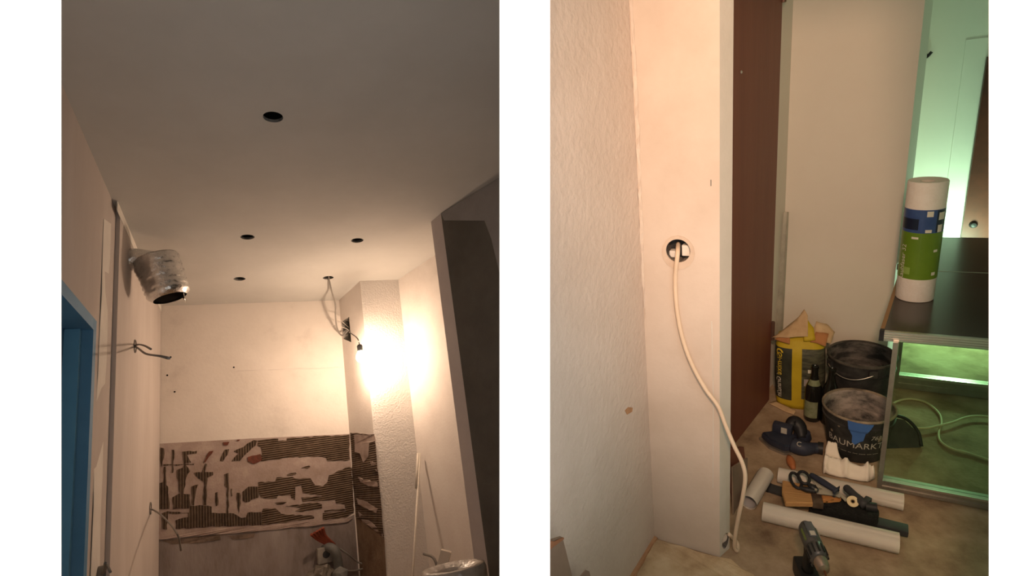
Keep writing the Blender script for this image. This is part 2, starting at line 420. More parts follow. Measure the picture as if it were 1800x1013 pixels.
# plaster board skin, proud of the old wall, and the joint strip under the ceiling
skin0 = lpx(PLL, [(203, 400)])[0]; skin0.z = HC
sk = [V((skin0.x, skin0.y, ZF+.01)), V((G1.x, G1.y, ZF+.01))-dirL*.004, V((G1.x, G1.y, HC-.012))-dirL*.004, V((skin0.x, skin0.y, HC-.012))]
part('plasterboard_skin', panel_bm([p-PLL[1]*.0005 for p in sk], [[p for p in ducthole]], -PLL[1]*.016), M['kdry'], wl)
st = lpx(PLL, [(197, 363)])[0]; st.z = HC
tpts = [V((st.x, st.y, HC-.045)), V((G1.x, G1.y, HC-.045))-dirL*.006, V((G1.x, G1.y, HC-.002))-dirL*.006, V((st.x, st.y, HC-.002))]
tp2 = [];
part('joint_strip', panel_bm([p-PLL[1]*.017 for p in tpts], [], -PLL[1]*.003), M['tape'], wl)
# vertical filler bands on the wall
for u0, u1 in ((172, 186),):
    a = lpx(PLL, [(u0, 640)])[0]; b = lpx(PLL, [(u1, 640)])[0]
    off = .0006 if u1 < 200 else .0168
    q = [V((a.x, a.y, ZF+.02)), V((b.x, b.y, ZF+.02)), V((b.x, b.y, HC-.12)), V((a.x, a.y, HC-.16))]
    part('filler_band', panel_bm([p-PLL[1]*off for p in jag(q, .004, .15)], [], -PLL[1]*.0012), M['tape'], wl)
# back wall with chase + plug hole
chase = lpx(PLB, [(603, 917), (617, 914), (615, 963), (601, 964)])
plug = circle(lpx(PLB, [(294, 992)])[0], (G2-G1).normalized(), ZUP, .014, 16)
wb, _ = lwall(G1, G2, 'wall_kitchen_back', M['kback'], 'back kitchen wall with scraped tile adhesive band', [chase, plug])
part('wall_chase', cup_bm(chase, PLB[1]*.07), M['void'], wb); part('plug_hole', cup_bm(plug, PLB[1]*.05), M['void'], wb)
ws, _ = lwall(G2, G3, 'wall_chimney_side', M['kwall'], 'side of the plastered chimney block with open cable niche', [lpx(PLS, [(600.5, 566), (613.5, 557), (617.5, 602), (604, 596)])])
nich = lpx(PLS, [(600.5, 566), (613.5, 557), (617.5, 602), (604, 596)])
part('cable_niche', cup_bm(nich, PLS[1]*.07), mat('niche_rubble', (.14, .12, .10), (.34, .30, .24), 30, rough=1, bump=.6), ws)
wf, _ = lwall(G3, G4, 'wall_chimney_front', M['kblock'], 'rough front of the chimney block behind the lit bulb')
wr, _ = lwall(G4, G5, 'wall_kitchen_right', M['kwall'], 'brightly lit plaster wall beside the chimney block')
lwall(G5, G6, 'wall_pier_rear', M['kwall'], 'rear of the wall end')
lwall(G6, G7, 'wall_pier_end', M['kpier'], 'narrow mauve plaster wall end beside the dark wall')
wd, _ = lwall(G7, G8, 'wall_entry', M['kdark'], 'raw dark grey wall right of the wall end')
struct('floor_kitchen', panel_bm([V((p.x, p.y, ZF)) for p in plan], [], V((0, 0, -.08)), LCL), M['concrete'], 'bare kitchen floor', TL)
# painted band along the top of the raw wall and pier
def band(pl, pts, parent, m, off=.0, th=.002, name='paint_band', j=0):
    q = lpx(pl, pts, off)
    if j: q = jag(q, j, .05)
    return part(name, panel_bm(q, [], -pl[1]*th, LCL), m, parent)
band(PLD, [(775.5, 375.5), (900, 299), (900, 560), (878, 478), (864, 420), (852, 388), (781, 387.5)], wd, M['kband'])
# scraped tile zone, traced from a close-up (1633 px wide view of px 260..700)
def z5(pts): return [(260+x/3.711, 740+y/3.711) for x, y in pts]
band(PLB, z5([(66, 150), (690, 115), (1315, 86), (1343, 600), (1280, 645), (760, 690), (66, 750)]), wb, M['oldwall'], name='old_plaster_strip', th=.002)
band(PLB, z5([(62, 750), (760, 690), (1280, 645), (1347, 610), (1375, 1010), (1380, 1100), (50, 1100)]), wb, M['lowwall'], name='dirty_plaster_strip', th=.0012)
glue = {'h': [
 [(720,128),(850,118),(850,132),(905,130),(905,114),(1312,90),(1318,252),(1290,262),(1170,262),(1160,240),(1110,232),(900,240),(830,252),(740,264),(720,250),(745,215),(738,175),(712,160)],
 [(840,370),(940,365),(965,378),(1060,375),(1090,420),(1140,428),(1170,400),(1180,358),(1240,325),(1312,300),(1330,310),(1342,598),(1285,632),(1140,645),(1140,602),(1290,592),(1282,545),(1225,540),(1222,515),(1010,528),(1000,500),(1135,495),(1130,485),(1010,470),(1000,418),(960,430),(960,515),(935,500),(930,482),(850,485),(840,505),(760,505),(738,500),(722,470),(718,402),(830,396)],
 [(900,556),(1100,532),(1135,545),(1135,572),(1010,592),(960,588),(1000,572)],
 [(750,575),(830,570),(872,608),(900,612),(1082,622),(1085,635),(880,665),(745,680),(742,600)],
 [(1150,585),(1280,574),(1288,582),(1152,596)],
 [(905,352),(965,338),(970,346),(910,360)], [(1000,308),(1050,292),(1060,300),(1040,312)], [(830,535),(905,530),(880,545),(840,545)]],
 'v': [
 [(560,200),(600,180),(690,126),(715,130),(700,165),(660,200),(640,215),(600,262),(545,265),(590,215)],
 [(500,190),(530,185),(520,222),(490,265),(470,262)],
 [(92,602),(130,590),(268,600),(275,555),(340,550),(415,560),(415,600),(560,605),(610,635),(640,630),(650,600),(740,595),(748,680),(400,692),(182,705),(180,650),(205,640),(262,630),(262,604),(130,604),(125,710),(96,706)],
 [(66,410),(100,400),(104,300),(116,300),(120,420),(132,430),(136,500),(140,575),(66,577)],
 [(160,500),(215,470),(275,480),(276,570),(165,577)],
 [(190,320),(225,308),(240,280),(275,330),(250,370),(245,420),(232,480),(205,470),(200,420),(190,370)],
 [(225,202),(320,196),(318,213),(255,222),(282,272),(235,282)],
 [(80,175),(105,180),(105,240),(92,302),(72,250)], [(155,190),(172,190),(165,340),(155,340)],
 [(300,340),(352,336),(375,280),(385,282),(372,334),(425,335),(425,355),(388,372),(382,552),(360,552),(365,400),(330,375)],
 [(498,350),(525,340),(529,420),(526,602),(512,607),(516,440),(500,420)],
 [(440,470),(455,465),(458,550),(445,557)], [(285,430),(330,415),(312,470),(302,552),(287,552)],
 [(580,470),(600,470),(606,540),(596,602),(583,560)], [(615,465),(655,430),(720,430),(722,500),(640,532),(618,522)],
 [(540,445),(550,443),(552,490),(543,495)], [(100,285),(300,280),(300,288),(100,293)]],
 'r': [[(650,238),(735,216),(746,255),(690,282),(652,266)], [(490,140),(532,138),(520,160),(495,160)], [(400,200),(428,195),(376,270),(364,272)], [(580,125),(600,122),(595,132),(582,132)]]}
for key, mm in (('h', 'glueh'), ('v', 'gluev'), ('r', 'gluered')):
    for pl in glue[key]:
        j = jag([V((x, y)) for x, y in pl], 4.0, 22)
        band(PLB, z5([(p.x, p.y) for p in j]), wb, M[mm], .002 if key != 'r' else .0045, .003, 'adhesive_patch')
for pl in ([(60,722),(200,712),(760,682),(1335,636),(1300,662),(760,715),(480,740),(60,775)],):
    band(PLB, z5(pl), wb, M['oldwall'], .0014, .006, 'plaster_ledge', .003)
for pl in ([(90,782),(250,765),(470,742),(475,775),(320,800),(160,805)], [(520,752),(700,735),(690,760),(560,775)]):
    band(PLB, z5(pl), wb, M['stain'], .0014, .002, 'stain_band', .004)
for u, v in ((411, 646), (294, 660), (300, 628), (307, 689)):
    c = lpx(PLB, [(u, v)], .0003)[0]
    bm = bmesh.new(); lathe(bm, [(0, .002), (.005, .002), (.006, 0)], 8); o = part('nail_hole', bm, M['void'], wb); o.matrix_local = Matrix.Translation(c) @ V((0, 0, 1)).rotation_difference(-PLB[1]).to_matrix().to_4x4()
band(PLB, [(412, 651), (603, 645), (603, 647), (412, 653)], wb, M['kwall'], .0002, .003, 'chased_line', .002)
# chimney side, tile zone
band(PLS, z5([(1322, 78), (1478, 88), (1542, 765), (1350, 620)]), ws, M['glueh'], 0, .003, 'adhesive_bed', .003)
band(PLS, z5([(1350, 622), (1542, 767), (1560, 1080), (1382, 1080)]), ws, mat('brown_low_plaster', sr(112, 92, 74), sr(136, 116, 98), 8, rough=.97, bump=.3), 0, .002, 'low_plaster')
for pl in ([(1345,92),(1478,92),(1488,130),(1445,145),(1440,230),(1405,272),(1385,215),(1350,205)], [(1372,370),(1500,402),(1502,430),(1440,425),(1390,400)], [(1362,505),(1430,530),(1500,575),(1490,602),(1372,545)], [(1372,592),(1530,722),(1536,758),(1385,640)], [(1450,260),(1490,280),(1495,330),(1460,300)]):
    band(PLS, z5(pl), ws, M['oldwall'], .003, .002, 'plaster_patch', .003)
# added unseen panels closing the wedge between the rooms against outside light
def three(p1, p2, p3):
    m = Matrix((p1[1], p2[1], p3[1])); return m.inverted() @ V((p1[0].dot(p1[1]), p2[0].dot(p2[1]), p3[0].dot(p3[1])))
lc = (V((0, 0, HC+.03)), ZUP); lf = (V((0, 0, ZF)), ZUP); fpl, pal = to_l((V((0, FRONT+.06, 0)), V((0, 1, 0)))), to_l(PA)
inner = [three(PLD, lc, pal), three(PLD, lf, pal), three(fpl, lf, pal), three(fpl, lc, pal)]
struct('light_seal_kitchen', panel_bm(inner, [], pal[1]*.015), M['kdark'], 'added unseen panel closing the kitchen to outside light', TL)
# ---- hall (world frame)
A_ = V((.855, -.52, 0)).normalized(); B_ = V((.635, .772, 0)).normalized()
h1, h1n, h2, h3a = F(1151, 946), F(1112, 1009), F(1265, 980), F(1282.5, 964)
h0 = h1+(h1n-h1)*4
dn, df = F(1284, 766), F(1345, 690)
def isect(a, b, c, d):
    r = geometry.intersect_line_line_2d; den = (b.x-a.x)*(d.y-c.y)-(b.y-a.y)*(d.x-c.x)
    t = ((c.x-a.x)*(d.y-c.y)-(c.y-a.y)*(d.x-c.x))/den; return a+(b-a)*t
h3 = h3a
h3d = dn-(df-dn)*.30
h5 = F(1368.5, 665); h6 = F(1552, 682)
rd = (h6-V((0, 0, 0))); rd.z = 0; rd.normalize(); ang = -math.radians(7)
rev = V((rd.x*math.cos(ang)-rd.y*math.sin(ang), rd.x*math.sin(ang)+rd.y*math.cos(ang), 0))
h7 = h6+rev*.22
far0 = F(1650, 556)
h8 = isect(h7, h7+V((-.1, 1, 0)), far0, far0+A_)
h9 = far0+A_*1.15; h10 = V((2.75, FRONT+.03, 0))
hplan = [h0, h1, h2, h3, h3d, df, h5, h6, h7, h8, h9, h10]
HT = 2.6
def hwall(a, b, name, m, label, holes=(), th=.05):
    d = (b-a); d.z = 0; d.normalize(); n = V((-d.y, d.x, 0))
    pts = [V((a.x, a.y, 0)), V((b.x, b.y, 0)), V((b.x, b.y, HT)), V((a.x, a.y, HT))]
    return struct(name, panel_bm(pts, holes, n*th, RCL), m, label)
def hpl(a, b): d = (b-a); d.z = 0; d.normalize(); return (a.copy(), V((-d.y, d.x, 0)))
HP_L, HP_P, HP_R, HP_D, HP_B, HP_F = hpl(h0, h1), hpl(h1, h2), hpl(h2, h3), hpl(h3d, df), hpl(h5, h6), hpl(h8, h9)
hwl = hwall(h0, h1, 'wall_hall_left', M['hrough'], 'rough plastered wall on the left of the hall')
bx = hit(1192, 441, *HP_P); axp = (h2-h1).normalized()
boxhole = circle(bx, axp, ZUP, .034, 28)
hwp = hwall(h1, h2, 'wall_hall_pier', M['hpier'], 'smooth plastered wall end with open cable box', [boxhole])
part('cable_box', cup_bm([p+HP_P[1]*.002 for p in boxhole], HP_P[1]*.045), M['boxdark'], hwp)
bm = bmesh.new(); box(bm, .006, .028, -.005, .02, -.02, .012, .004); o = part('box_filler', bm, M['plaster'], hwp); o.matrix_local = Matrix.Translation(bx+HP_P[1]*.02) @ Matrix.Rotation(math.atan2(axp.y, axp.x), 4, 'Z')
bm = bmesh.new(); box(bm, -.030, -.012, -.004, .02, -.026, -.006, .004); o = part('box_filler', bm, M['plaster'], hwp); o.matrix_local = Matrix.Translation(bx+HP_P[1]*.02) @ Matrix.Rotation(math.atan2(axp.y, axp.x), 4, 'Z')
# filler smear round the box
ring = bmesh.new(); outer = jag(circle(bx-HP_P[1]*.0005+V((0, 0, -.006)), axp, ZUP, .046, 16, .050), .002, .02)
o = part('filler_smear', panel_bm(outer, [[p-HP_P[1]*.0005 for p in boxhole]], -HP_P[1]*.0015), mat('filler_ring', (.56, .45, .36), (.64, .53, .43), 20, rough=.95), hwp); ring.free()
bh2 = hit(1277, 950, *HP_R)
rax = (h3-h2).normalized()
bh2 = h2+(h3a-h2)*.58; bh2.z = hit(1277, 950, *HP_R).z
lowhole = circle(bh2, rax, ZUP, .019, 20, .032)
hwr = hwall(h2, h3, 'wall_hall_pier_return', M['hret'], 'grey return face of the plastered wall end', [lowhole])
part('cable_box', cup_bm([p+HP_R[1]*.001 for p in lowhole], HP_R[1]*.04), M['boxdark'], hwr)
hwall(h3, h3d, 'wall_hall_recess', M['hback'], 'hidden recess wall behind the wall end')
ddir = (df-h3d).normalized()
hwd = hwall(h3d, df, 'wall_hall_door', M['hback'], 'wall carrying the brown door')
hwall(df, h5, 'wall_hall_corner', M['hback'], 'narrow wall strip beside the brown door')
hwb = hwall(h5, h6, 'wall_hall_back', M['hback'], 'smooth beige wall behind the buckets')
hwall(h6, h7, 'wall_hall_reveal', M['hfar'], 'end face of the beige wall lit green')
hwall(h7, h8, 'wall_far_left', M['hfar'], 'hidden side wall of the green lit room')
hwf = hwall(h8, h9, 'wall_far', M['hfar'], 'far wall washed in green light')
hwall(h9, h10, 'wall_hall_right', M['hback'], 'right hand wall beyond the table')
hp = [h0]+[p for p in hplan[1:]]+[V((-.6, FRONT, 0))]
struct('floor', panel_bm([V((p.x, p.y, 0)) for p in hp], [], V((0, 0, -.08)), RCL), M['concrete'], 'bare screed floor of the hall with stains')
struct('ceiling_hall', panel_bm([V((p.x, p.y, HT)) for p in hp], [], V((0, 0, .08)), RCL), M['hceil'], 'plain hall ceiling')
rl, rf, rfr = (V((0, 0, HT)), ZUP), (V((0, 0, 0)), ZUP), (V((0, FRONT+.06, 0)), V((0, 1, 0)))
q = [three(HP_L, rl, PB), three(HP_L, rf, PB), three(rfr, rf, PB), three(rfr, rl, PB)]  # corners of the added light-blocking panel on the hall side
struct('light_seal_hall', panel_bm(q, [], -PB[1]*.012), M['hrough'], 'added unseen panel closing the hall to outside light')
# plaster spill on the near floor and crust along the left wall
sp = [F(*p, .001) for p in ((1150, 948), (1200, 962), (1252, 979), (1285, 985), (1325, 1012), (1345, 1060), (1060, 1090), (1108, 1012))]
tag(obj('plaster_spill', panel_bm(jag(sp, .006, .04), [], V((0, 0, .004)), RCL), M['plfloor']), 'pale dried plaster spill on the floor below the wall end', 'plaster')
cr_ = [F(1149, 945), F(1156, 950), F(1118, 1016), F(1085, 1066), F(1073, 1060), F(1108, 1008)]
part('floor_crust', panel_bm([p+V((0, 0, .005)) for p in jag(cr_, .003, .03)], [], V((0, 0, .006)), RCL), M['crust'], hwl)
# brown door on the door wall
dl, dr = dn-ddir*.10, df-ddir*.062
def dpt(t, z, off): p = dl+(dr-dl)*t-HP_D[1]*off; return V((p.x, p.y, z))
door = tag(obj('door_1', panel_bm([dpt(0, .004, .002), dpt(1, .004, .002), dpt(1, 2.1, .002), dpt(0, 2.1, .002)], [], -HP_D[1]*.038), M['brown']), 'dull red brown hall door beside the plastered wall end', kind='structure')
for zz in (1.72, .32):
    bm = bmesh.new(); lathe(bm, [(0, 0), (.009, 0), (.009, .09), (0, .09)], 10); o = part('hinge', bm, M['hinge'], door); o.matrix_local = Matrix.Translation(dpt(1.0, zz, .045))
bm = bmesh.new(); lathe(bm, [(0, .003), (.004, .003), (.006, 0)], 10); o = part('screw', bm, M['steel'], door); P = hit(1303, 127, dpt(0, 0, .0402), HP_D[1]); o.matrix_local = Matrix.Translation(P) @ V((0, 0, 1)).rotation_difference(-HP_D[1]).to_matrix().to_4x4()
# far door with casing
fdl = hit(1712, 250, *HP_F); t0 = (fdl-h8).dot(A_); ftop = hit(1733, 100, *HP_F).z
def fpt(t, z, off): p = h8+A_*t-HP_F[1]*off; return V((p.x, p.y, z))
fd = tag(obj('door_2', panel_bm([fpt(t0, .003, .001), fpt(t0+.75, .003, .001), fpt(t0+.75, ftop, .001), fpt(t0, ftop, .001)], [], -HP_F[1]*.03), M['browng']), 'dark red brown door in the green lit far wall', kind='structure')
bm = bmesh.new(); lathe(bm, [(0, .02), (.012, .018), (.02, 0)], 12); o = part('door_knob', bm, M['blackp'], fd); P = hit(1711, 395, fpt(t0, 0, .031), HP_F[1]); o.matrix_local = Matrix.Translation(P) @ V((0, 0, 1)).rotation_difference(-HP_F[1]).to_matrix().to_4x4()
cs = tag(obj('trim_1', panel_bm([fpt(t0-.09, .003, .001), fpt(t0-.003, .003, .001), fpt(t0-.003, ftop+.005, .001), fpt(t0+.75, ftop+.005, .001), fpt(t0+.75, ftop+.09, .001), fpt(t0-.09, ftop+.09, .001)], [], -HP_F[1]*.002), M['hfar']), 'painted casing round the far brown door', kind='structure')
# green work lamp on the far floor, hidden behind the table
gl = far0+A_*.06-HP_F[1]*.26; gl.z = .40
GREEN_LAMP = point('far_room_light', gl, (.62, 1, .66), 20, .06)
# kitchen door in the left wall, blue daylight painted into its colour
def ddp(t, z, off): p = d_l+(d_r-d_l)*t+PLL[1]*off; return V((p.x, p.y, z))
fr = tag(obj('door_3', panel_bm([ddp(-.05, ZF+.002, .078), ddp(1.05, ZF+.002, .078), ddp(1.05, dzt+.05, .078), ddp(-.05, dzt+.05, .078)], [], PLL[1]*.04, LCL), M['blue'], None, TL), 'kitchen door set deep in its frame, blue daylight put into the colour', kind='structure')
def jamb(t0_, t1_, z0, z1, name, m, o0, o1):
    pts = [ddp(t0_, z0, o0), ddp(t1_, z0, o0), ddp(t1_, z1, o0), ddp(t0_, z1, o0)]
    part(name, panel_bm(pts, [], PLL[1]*(o1-o0), LCL), m, fr)
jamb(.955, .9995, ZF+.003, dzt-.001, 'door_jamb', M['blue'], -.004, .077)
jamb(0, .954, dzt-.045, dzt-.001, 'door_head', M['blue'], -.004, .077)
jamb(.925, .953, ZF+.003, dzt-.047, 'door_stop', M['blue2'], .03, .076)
strip = [LHIT(u, v, PLL[0]+PLL[1]*.045, PLL[1]) for u, v in ((100, 508), (151, 556), (150, 561), (100, 520))]
part('door_closer_rail', panel_bm(strip, [], PLL[1]*.03, LCL), M['grypl'], fr)
# ================================================================== KITCHEN THINGS
def lthing(name, label, cat, loc, group=None): return thing(name, label, cat, mx=TL @ Matrix.Translation(loc), group=group)
def lpart(name, bm, m, t, loc, smooth=True, sharp=.6):
    """vertices given in kitchen coordinates; re-based to the thing's origin"""
    bmesh.ops.translate(bm, verts=bm.verts[:], vec=-loc); return part(name, bm, m, t, smooth, sharp)
# bulb in front of the chimney block
bc = LHIT(634, 628, PLF[0]-PLF[1]*.13, PLF[1])
bt = lthing('light_bulb', 'bare lit bulb on a black socket before the chimney block', 'bulb', bc)
bm = bmesh.new(); lathe(bm, [(0, -.034), (.016, -.031), (.027, -.018), (.030, 0), (.026, .016), (.016, .032), (.013, .042)], 24); part('glass_bulb', bm, M['bulb'], bt, True)
bm = bmesh.new(); lathe(bm, [(.0135, .040), (.017, .042), (.019, .075), (.012, .085), (0, .085)], 20); part('socket', bm, M['socket'], bt, True, .6)
nc = sum(nich, V())/4
bm = bmesh.new(); tube(bm, [V((0, 0, .084)), V((-.01, -.01, .13)), (nc-bc)*.6+V((0, -.03, .05)), nc-bc+PLS[1]*.03], .004, 8); part('lead', bm, M['wire'], bt, True)
# cable from ceiling hole to the niche
A0 = C_(578, 489)+V((0, 0, .05)); px = [(578, 488), (583, 512), (589.5, 535), (590, 558), (593, 578), (601, 590)]
dA, dB = C_(578, 488).length, (nc-PLS[1]*.01).length
pts = [A0]+[at_depth(u, v, dA+(dB-dA)*i/5) for i, (u, v) in enumerate(px)]+[nc+PLS[1]*.02]
t = lthing('ceiling_cable', 'grey cable hanging from a ceiling hole into the chimney niche', 'cable', pts[1])
bm = bmesh.new(); tube(bm, pts, .0055, 8); lpart('sheath', bm, M['wire'], t, pts[1])
for k, (u, v) in enumerate(((588, 563), (587, 573))):
    bm = bmesh.new(); e = at_depth(u-3, v-1, dB-.02); tube(bm, [nc+PLS[1]*.02+V((0, 0, .02-.02*k)), at_depth(598, v+1, dB), e], .0018, 6); lpart('bare_wire', bm, M['wirep'], t, pts[1])
# foil duct in the corner
d0 = LHIT(262, 458, PLL[0]-PLL[1]*.10, PLL[1]); dax = (at_depth(291, 508, LHIT(262, 458, PLL[0]-PLL[1]*.10, PLL[1]).length-.05)-at_depth(274, 462, d0.length)).normalized()
d0 = at_depth(274, 456, d0.length+.05)
t = lthing('foil_duct', 'crumpled silver foil duct poking out below the ceiling corner', 'duct', d0)
bm = bmesh.new(); x = dax.cross(V((0, 1, 0))).normalized(); y = dax.cross(x); NS, NL = 36, 22; rings = []
Ld = .215
for i in range(NL+1):
    s = i/NL
    r = .104*(1-.10*s) if s < .92 else .094*(1-.25*(s-.92)/.08)
    ring = []
    for j in range(NS):
        a = 2*PI*j/NS; rr = r+.0035*math.sin(i*2.4+math.sin(a*2)*1.2)+.004*noise.noise(V((math.cos(a)*2, math.sin(a)*2, s*9)))
        ring.append(bm.verts.new(dax*(s*Ld)+(x*math.cos(a)+y*math.sin(a))*rr))
    rings.append(ring)
for a, b in zip(rings, rings[1:]):
    for j in range(NS): bm.faces.new((a[j], a[(j+1) % NS], b[(j+1) % NS], b[j]))
bm.faces.new(rings[0]); part('foil_sleeve', bm, M['foil'], t, True)
bm = bmesh.new(); vs = [bm.verts.new(v_) for v_ in [dax*(Ld-.012)+(x*math.cos(2*PI*j/24)+y*math.sin(2*PI*j/24))*.064 for j in range(24)]]; bm.faces.new(vs)
tipp = [bm.verts.new(v_.co+dax*.004) for v_ in vs]; bm.faces.new(tipp[::-1])
for j in range(24): bm.faces.new((vs[j], vs[(j+1) % 24], tipp[(j+1) % 24], tipp[j]))
part('duct_mouth', bm, M['void'], t)
bm = bmesh.new()
fl = [dax*(Ld*.9)+x*.02-y*.07, dax*(Ld*.9)+x*.075, dax*(Ld*1.18)+x*.045-y*.035]
for off in (0, .002):
    pass
a_ = [bm.verts.new(p) for p in fl]; b_ = [bm.verts.new(p+y*.003) for p in fl]; bm.faces.new(a_); bm.faces.new(b_[::-1])
for j in range(3): bm.faces.new((a_[j], a_[(j+1) % 3], b_[(j+1) % 3], b_[j]))
part('foil_flap', bm, M['foil'], t)
bm = bmesh.new(); tube(bm, [V((0, 0, 0))+dax*.02, V((0, 0, 0))+PLL[1]*.10, V((0, 0, 0))+PLL[1]*.26], .055, 20); part('duct_bend', bm, M['foil'], t, True)
# wire outlets on the left wall
def outlet(pxs, wires, label, box_px=None):
    c = LHIT(*pxs, PLL[0]-PLL[1]*.017, PLL[1]); t = lthing('wall_outlet', label, 'wires', c, None)
    bm = bmesh.new(); lathe(bm, [(.03, -.02), (.034, -.02), (.034, .004), (.030, .004), (.030, -.012), (0, -.012)], 20, mx=V((0, 0, 1)).rotation_difference(-PLL[1]).to_matrix().to_4x4()); part('box', bm, M['wire'], t, True, .6)
    for w_ in wires:
        pts = [c*1.0+PLL[1]*.008]+[LHIT(u, v, PLL[0]-PLL[1]*o_, PLL[1]) for u, v, o_ in w_]
        bm = bmesh.new(); tube(bm, pts, .0045, 6); lpart('wire', bm, M['wire'], t, c)
outlet((237, 609), [[(243, 606, .04), (254, 608, .09), (265, 614, .16)], [(242, 612, .04), (256, 622, .12), (280, 626, .22), (297, 630, .30)]], 'grey wall box on the left kitchen wall with two stiff wires')
outlet((264, 894), [[(272, 898, .04), (290, 912, .12), (312, 940, .2), (318, 968, .2)]], 'small wall box near the back corner with one thin wire')
outlet((181, 1012), [[(182, 1003, .03), (185, 990, .05)], [(184, 1004, .03), (188, 994, .05), (194, 1006, .08)]], 'low wall box near the daylight-blue door with short black wires')
# pipe and cable cluster at the foot of the back wall
c = LHIT(572, 975, PLB[0]-PLB[1]*.02, PLB[1]); NB = -PLB[1]; XB = (G2-G1).normalized()
t = lthing('sleeve_bundle', 'bundle of orange cable sleeves sticking out of the back wall', 'cables', LHIT(582, 958, *PLB))
o0 = LHIT(582, 958, *PLB)
for k in range(5):
    du, dv = (k-2)*3.2, -(k-2)*1.6
    a = LHIT(583+du*.5, 958+dv*.4, *PLB); b = LHIT(566+du, 946+dv, PLB[0]+NB*.05, PLB[1]); e = LHIT(557+du*1.6, 934+dv*1.8, PLB[0]+NB*.08, PLB[1])
    bm = bmesh.new(); tube(bm, [a-NB*.02, a+NB*.02, b, e], .010, 8); lpart('sleeve', bm, M['orange'], t, o0)
t = lthing('pipe_fitting', 'grey drain elbow and dirty connection box low on the back wall', 'fitting', c)
bm = bmesh.new(); tube(bm, [LHIT(570, 966, PLB[0]+NB*.01, PLB[1]), LHIT(580, 963, PLB[0]+NB*.07, PLB[1]), LHIT(590, 972, PLB[0]+NB*.09, PLB[1]), LHIT(594, 992, PLB[0]+NB*.08, PLB[1]), LHIT(596, 1030, PLB[0]+NB*.08, PLB[1])], .030, 12); lpart('drain_elbow', bm, M['grypl'], t, c)
Rb = Matrix((XB, NB, V((0, 0, 1)))).transposed().to_4x4()
bm = bmesh.new(); box(bm, -.055, .055, -.019, .05, -.05, .05, .008, mx=Rb); part('connection_box', bm, M['whpl'], t, True, .5)
bm = bmesh.new(); lathe(bm, [(0, .003), (.022, .003), (.024, 0)], 20, mx=Rb @ Matrix.Translation((0, .051, .005)) @ Matrix.Rotation(-PI/2, 4, 'X')); part('box_port', bm, M['boxdark'], t, True, .5)
for pp in ([(598, 965), (612, 975), (628, 988), (640, 992)], [(585, 985), (600, 1003), (622, 1004), (640, 1000)]):
    bm = bmesh.new(); tube(bm, [LHIT(u, v, PLB[0]+NB*(.03+.03*(i % 2)), PLB[1]) for i, (u, v) in enumerate(pp)], .006, 8); lpart('hose', bm, M['wire'], t, c)
c2 = LHIT(563, 1014, PLB[0]+NB*.17, PLB[1])
t = lthing('foil_scrap', 'crumpled shiny bag under the connection box', 'bag', c2)
bm = bmesh.new(); bmesh.ops.create_icosphere(bm, subdivisions=3, radius=.085)
for v_ in bm.verts: v_.co *= 1+.35*noise.noise(v_.co*22); v_.co.z *= .8
part('crumpled_film', bm, mat('dark_film', (.10, .085, .07), (.2, .18, .15), 14, rough=.2, spec=.7), t, False)
bm = bmesh.new(); bmesh.ops.create_icosphere(bm, subdivisions=2, radius=.055, matrix=Matrix.Translation((.12, .02, -.02)))
for v_ in bm.verts: v_.co += V((1, 1, 1))*.012*noise.noise(v_.co*30)
part('film_fold', bm, M['grypl'], t, False)
# leaning rod in the right corner
ra = LHIT(738, 797, PLR[0]-PLR[1]*.03, PLR[1]); rb2 = LHIT(724, 1040, PLF[0]-PLF[1]*.35, PLF[1])
t = lthing('leaning_rod', 'thin pale metal rod leaning in the corner beside the chimney block', 'rod', rb2)
bm = bmesh.new(); e = rb2+(rb2-ra)*.5; tube(bm, [ra, e], .007, 8, smooth=False); lpart('shaft', bm, M['wirep'], t, rb2)
bm = bmesh.new(); s_ = ra+(rb2-ra)*.28; tube(bm, [ra+XB*-.012, s_+XB*-.012], .008, 8, smooth=False); lpart('sleeve_tube', bm, M['wirep'], t, rb2)
# film wrapped roll in the foreground corner
rc = at_depth(797, 997, 2.62)
t = lthing('wrapped_roll', 'upright roll wrapped in shiny clear film near the wall end', 'roll', V((rc.x, rc.y, ZF)))
R0 = .132; zt = rc.z
bm = bmesh.new(); prof = [(R0*.96, 0), (R0, .03), (R0, zt-ZF-.04), (R0*1.02, zt-ZF-.02), (R0*.99, zt-ZF), (R0*.82, zt-ZF+.004), (R0*.62, zt-ZF-.012), (R0*.40, zt-ZF-.02), (R0*.34, zt-ZF-.08), (0, zt-ZF-.09)]
lathe(bm, prof, 48)
for v_ in bm.verts: v_.co += V((1, 1, .6))*.004*noise.noise(v_.co*28)
part('wrapped_body', bm, M['wrap'], t, True)
bm = bmesh.new(); lathe(bm, [(.045, zt-ZF-.079), (.036, zt-ZF-.078), (0, zt-ZF-.078)], 20); part('core_hole', bm, M['boxdark'], t)
e0 = LHIT(770, 968, PLR[0]-PLR[1]*.2, PLR[1])
t = lthing('tool_stub', 'dark tool handle sticking up behind the film wrapped roll', 'tool', e0)
bm = bmesh.new(); tube(bm, [LHIT(745, 974, PLR[0]-PLR[1]*.2, PLR[1]), LHIT(764, 984, PLR[0]-PLR[1]*.2, PLR[1]), LHIT(775, 1030, PLR[0]-PLR[1]*.2, PLR[1])], .008, 8); lpart('handle', bm, M['wire'], t, e0)
bm = bmesh.new(); k = LHIT(782, 978, PLR[0]-PLR[1]*.2, PLR[1]); box(bm, -.03, .03, -.02, .02, -.2, .03, .006, mx=Matrix.Translation(k) @ Matrix.Rotation(.4, 4, 'Y')); lpart('block', bm, M['wirep'], t, e0)
# ================================================================== HALL THINGS
def facing(P): return -math.atan2(P.x, P.y)     # rz so that local -Y looks at the camera
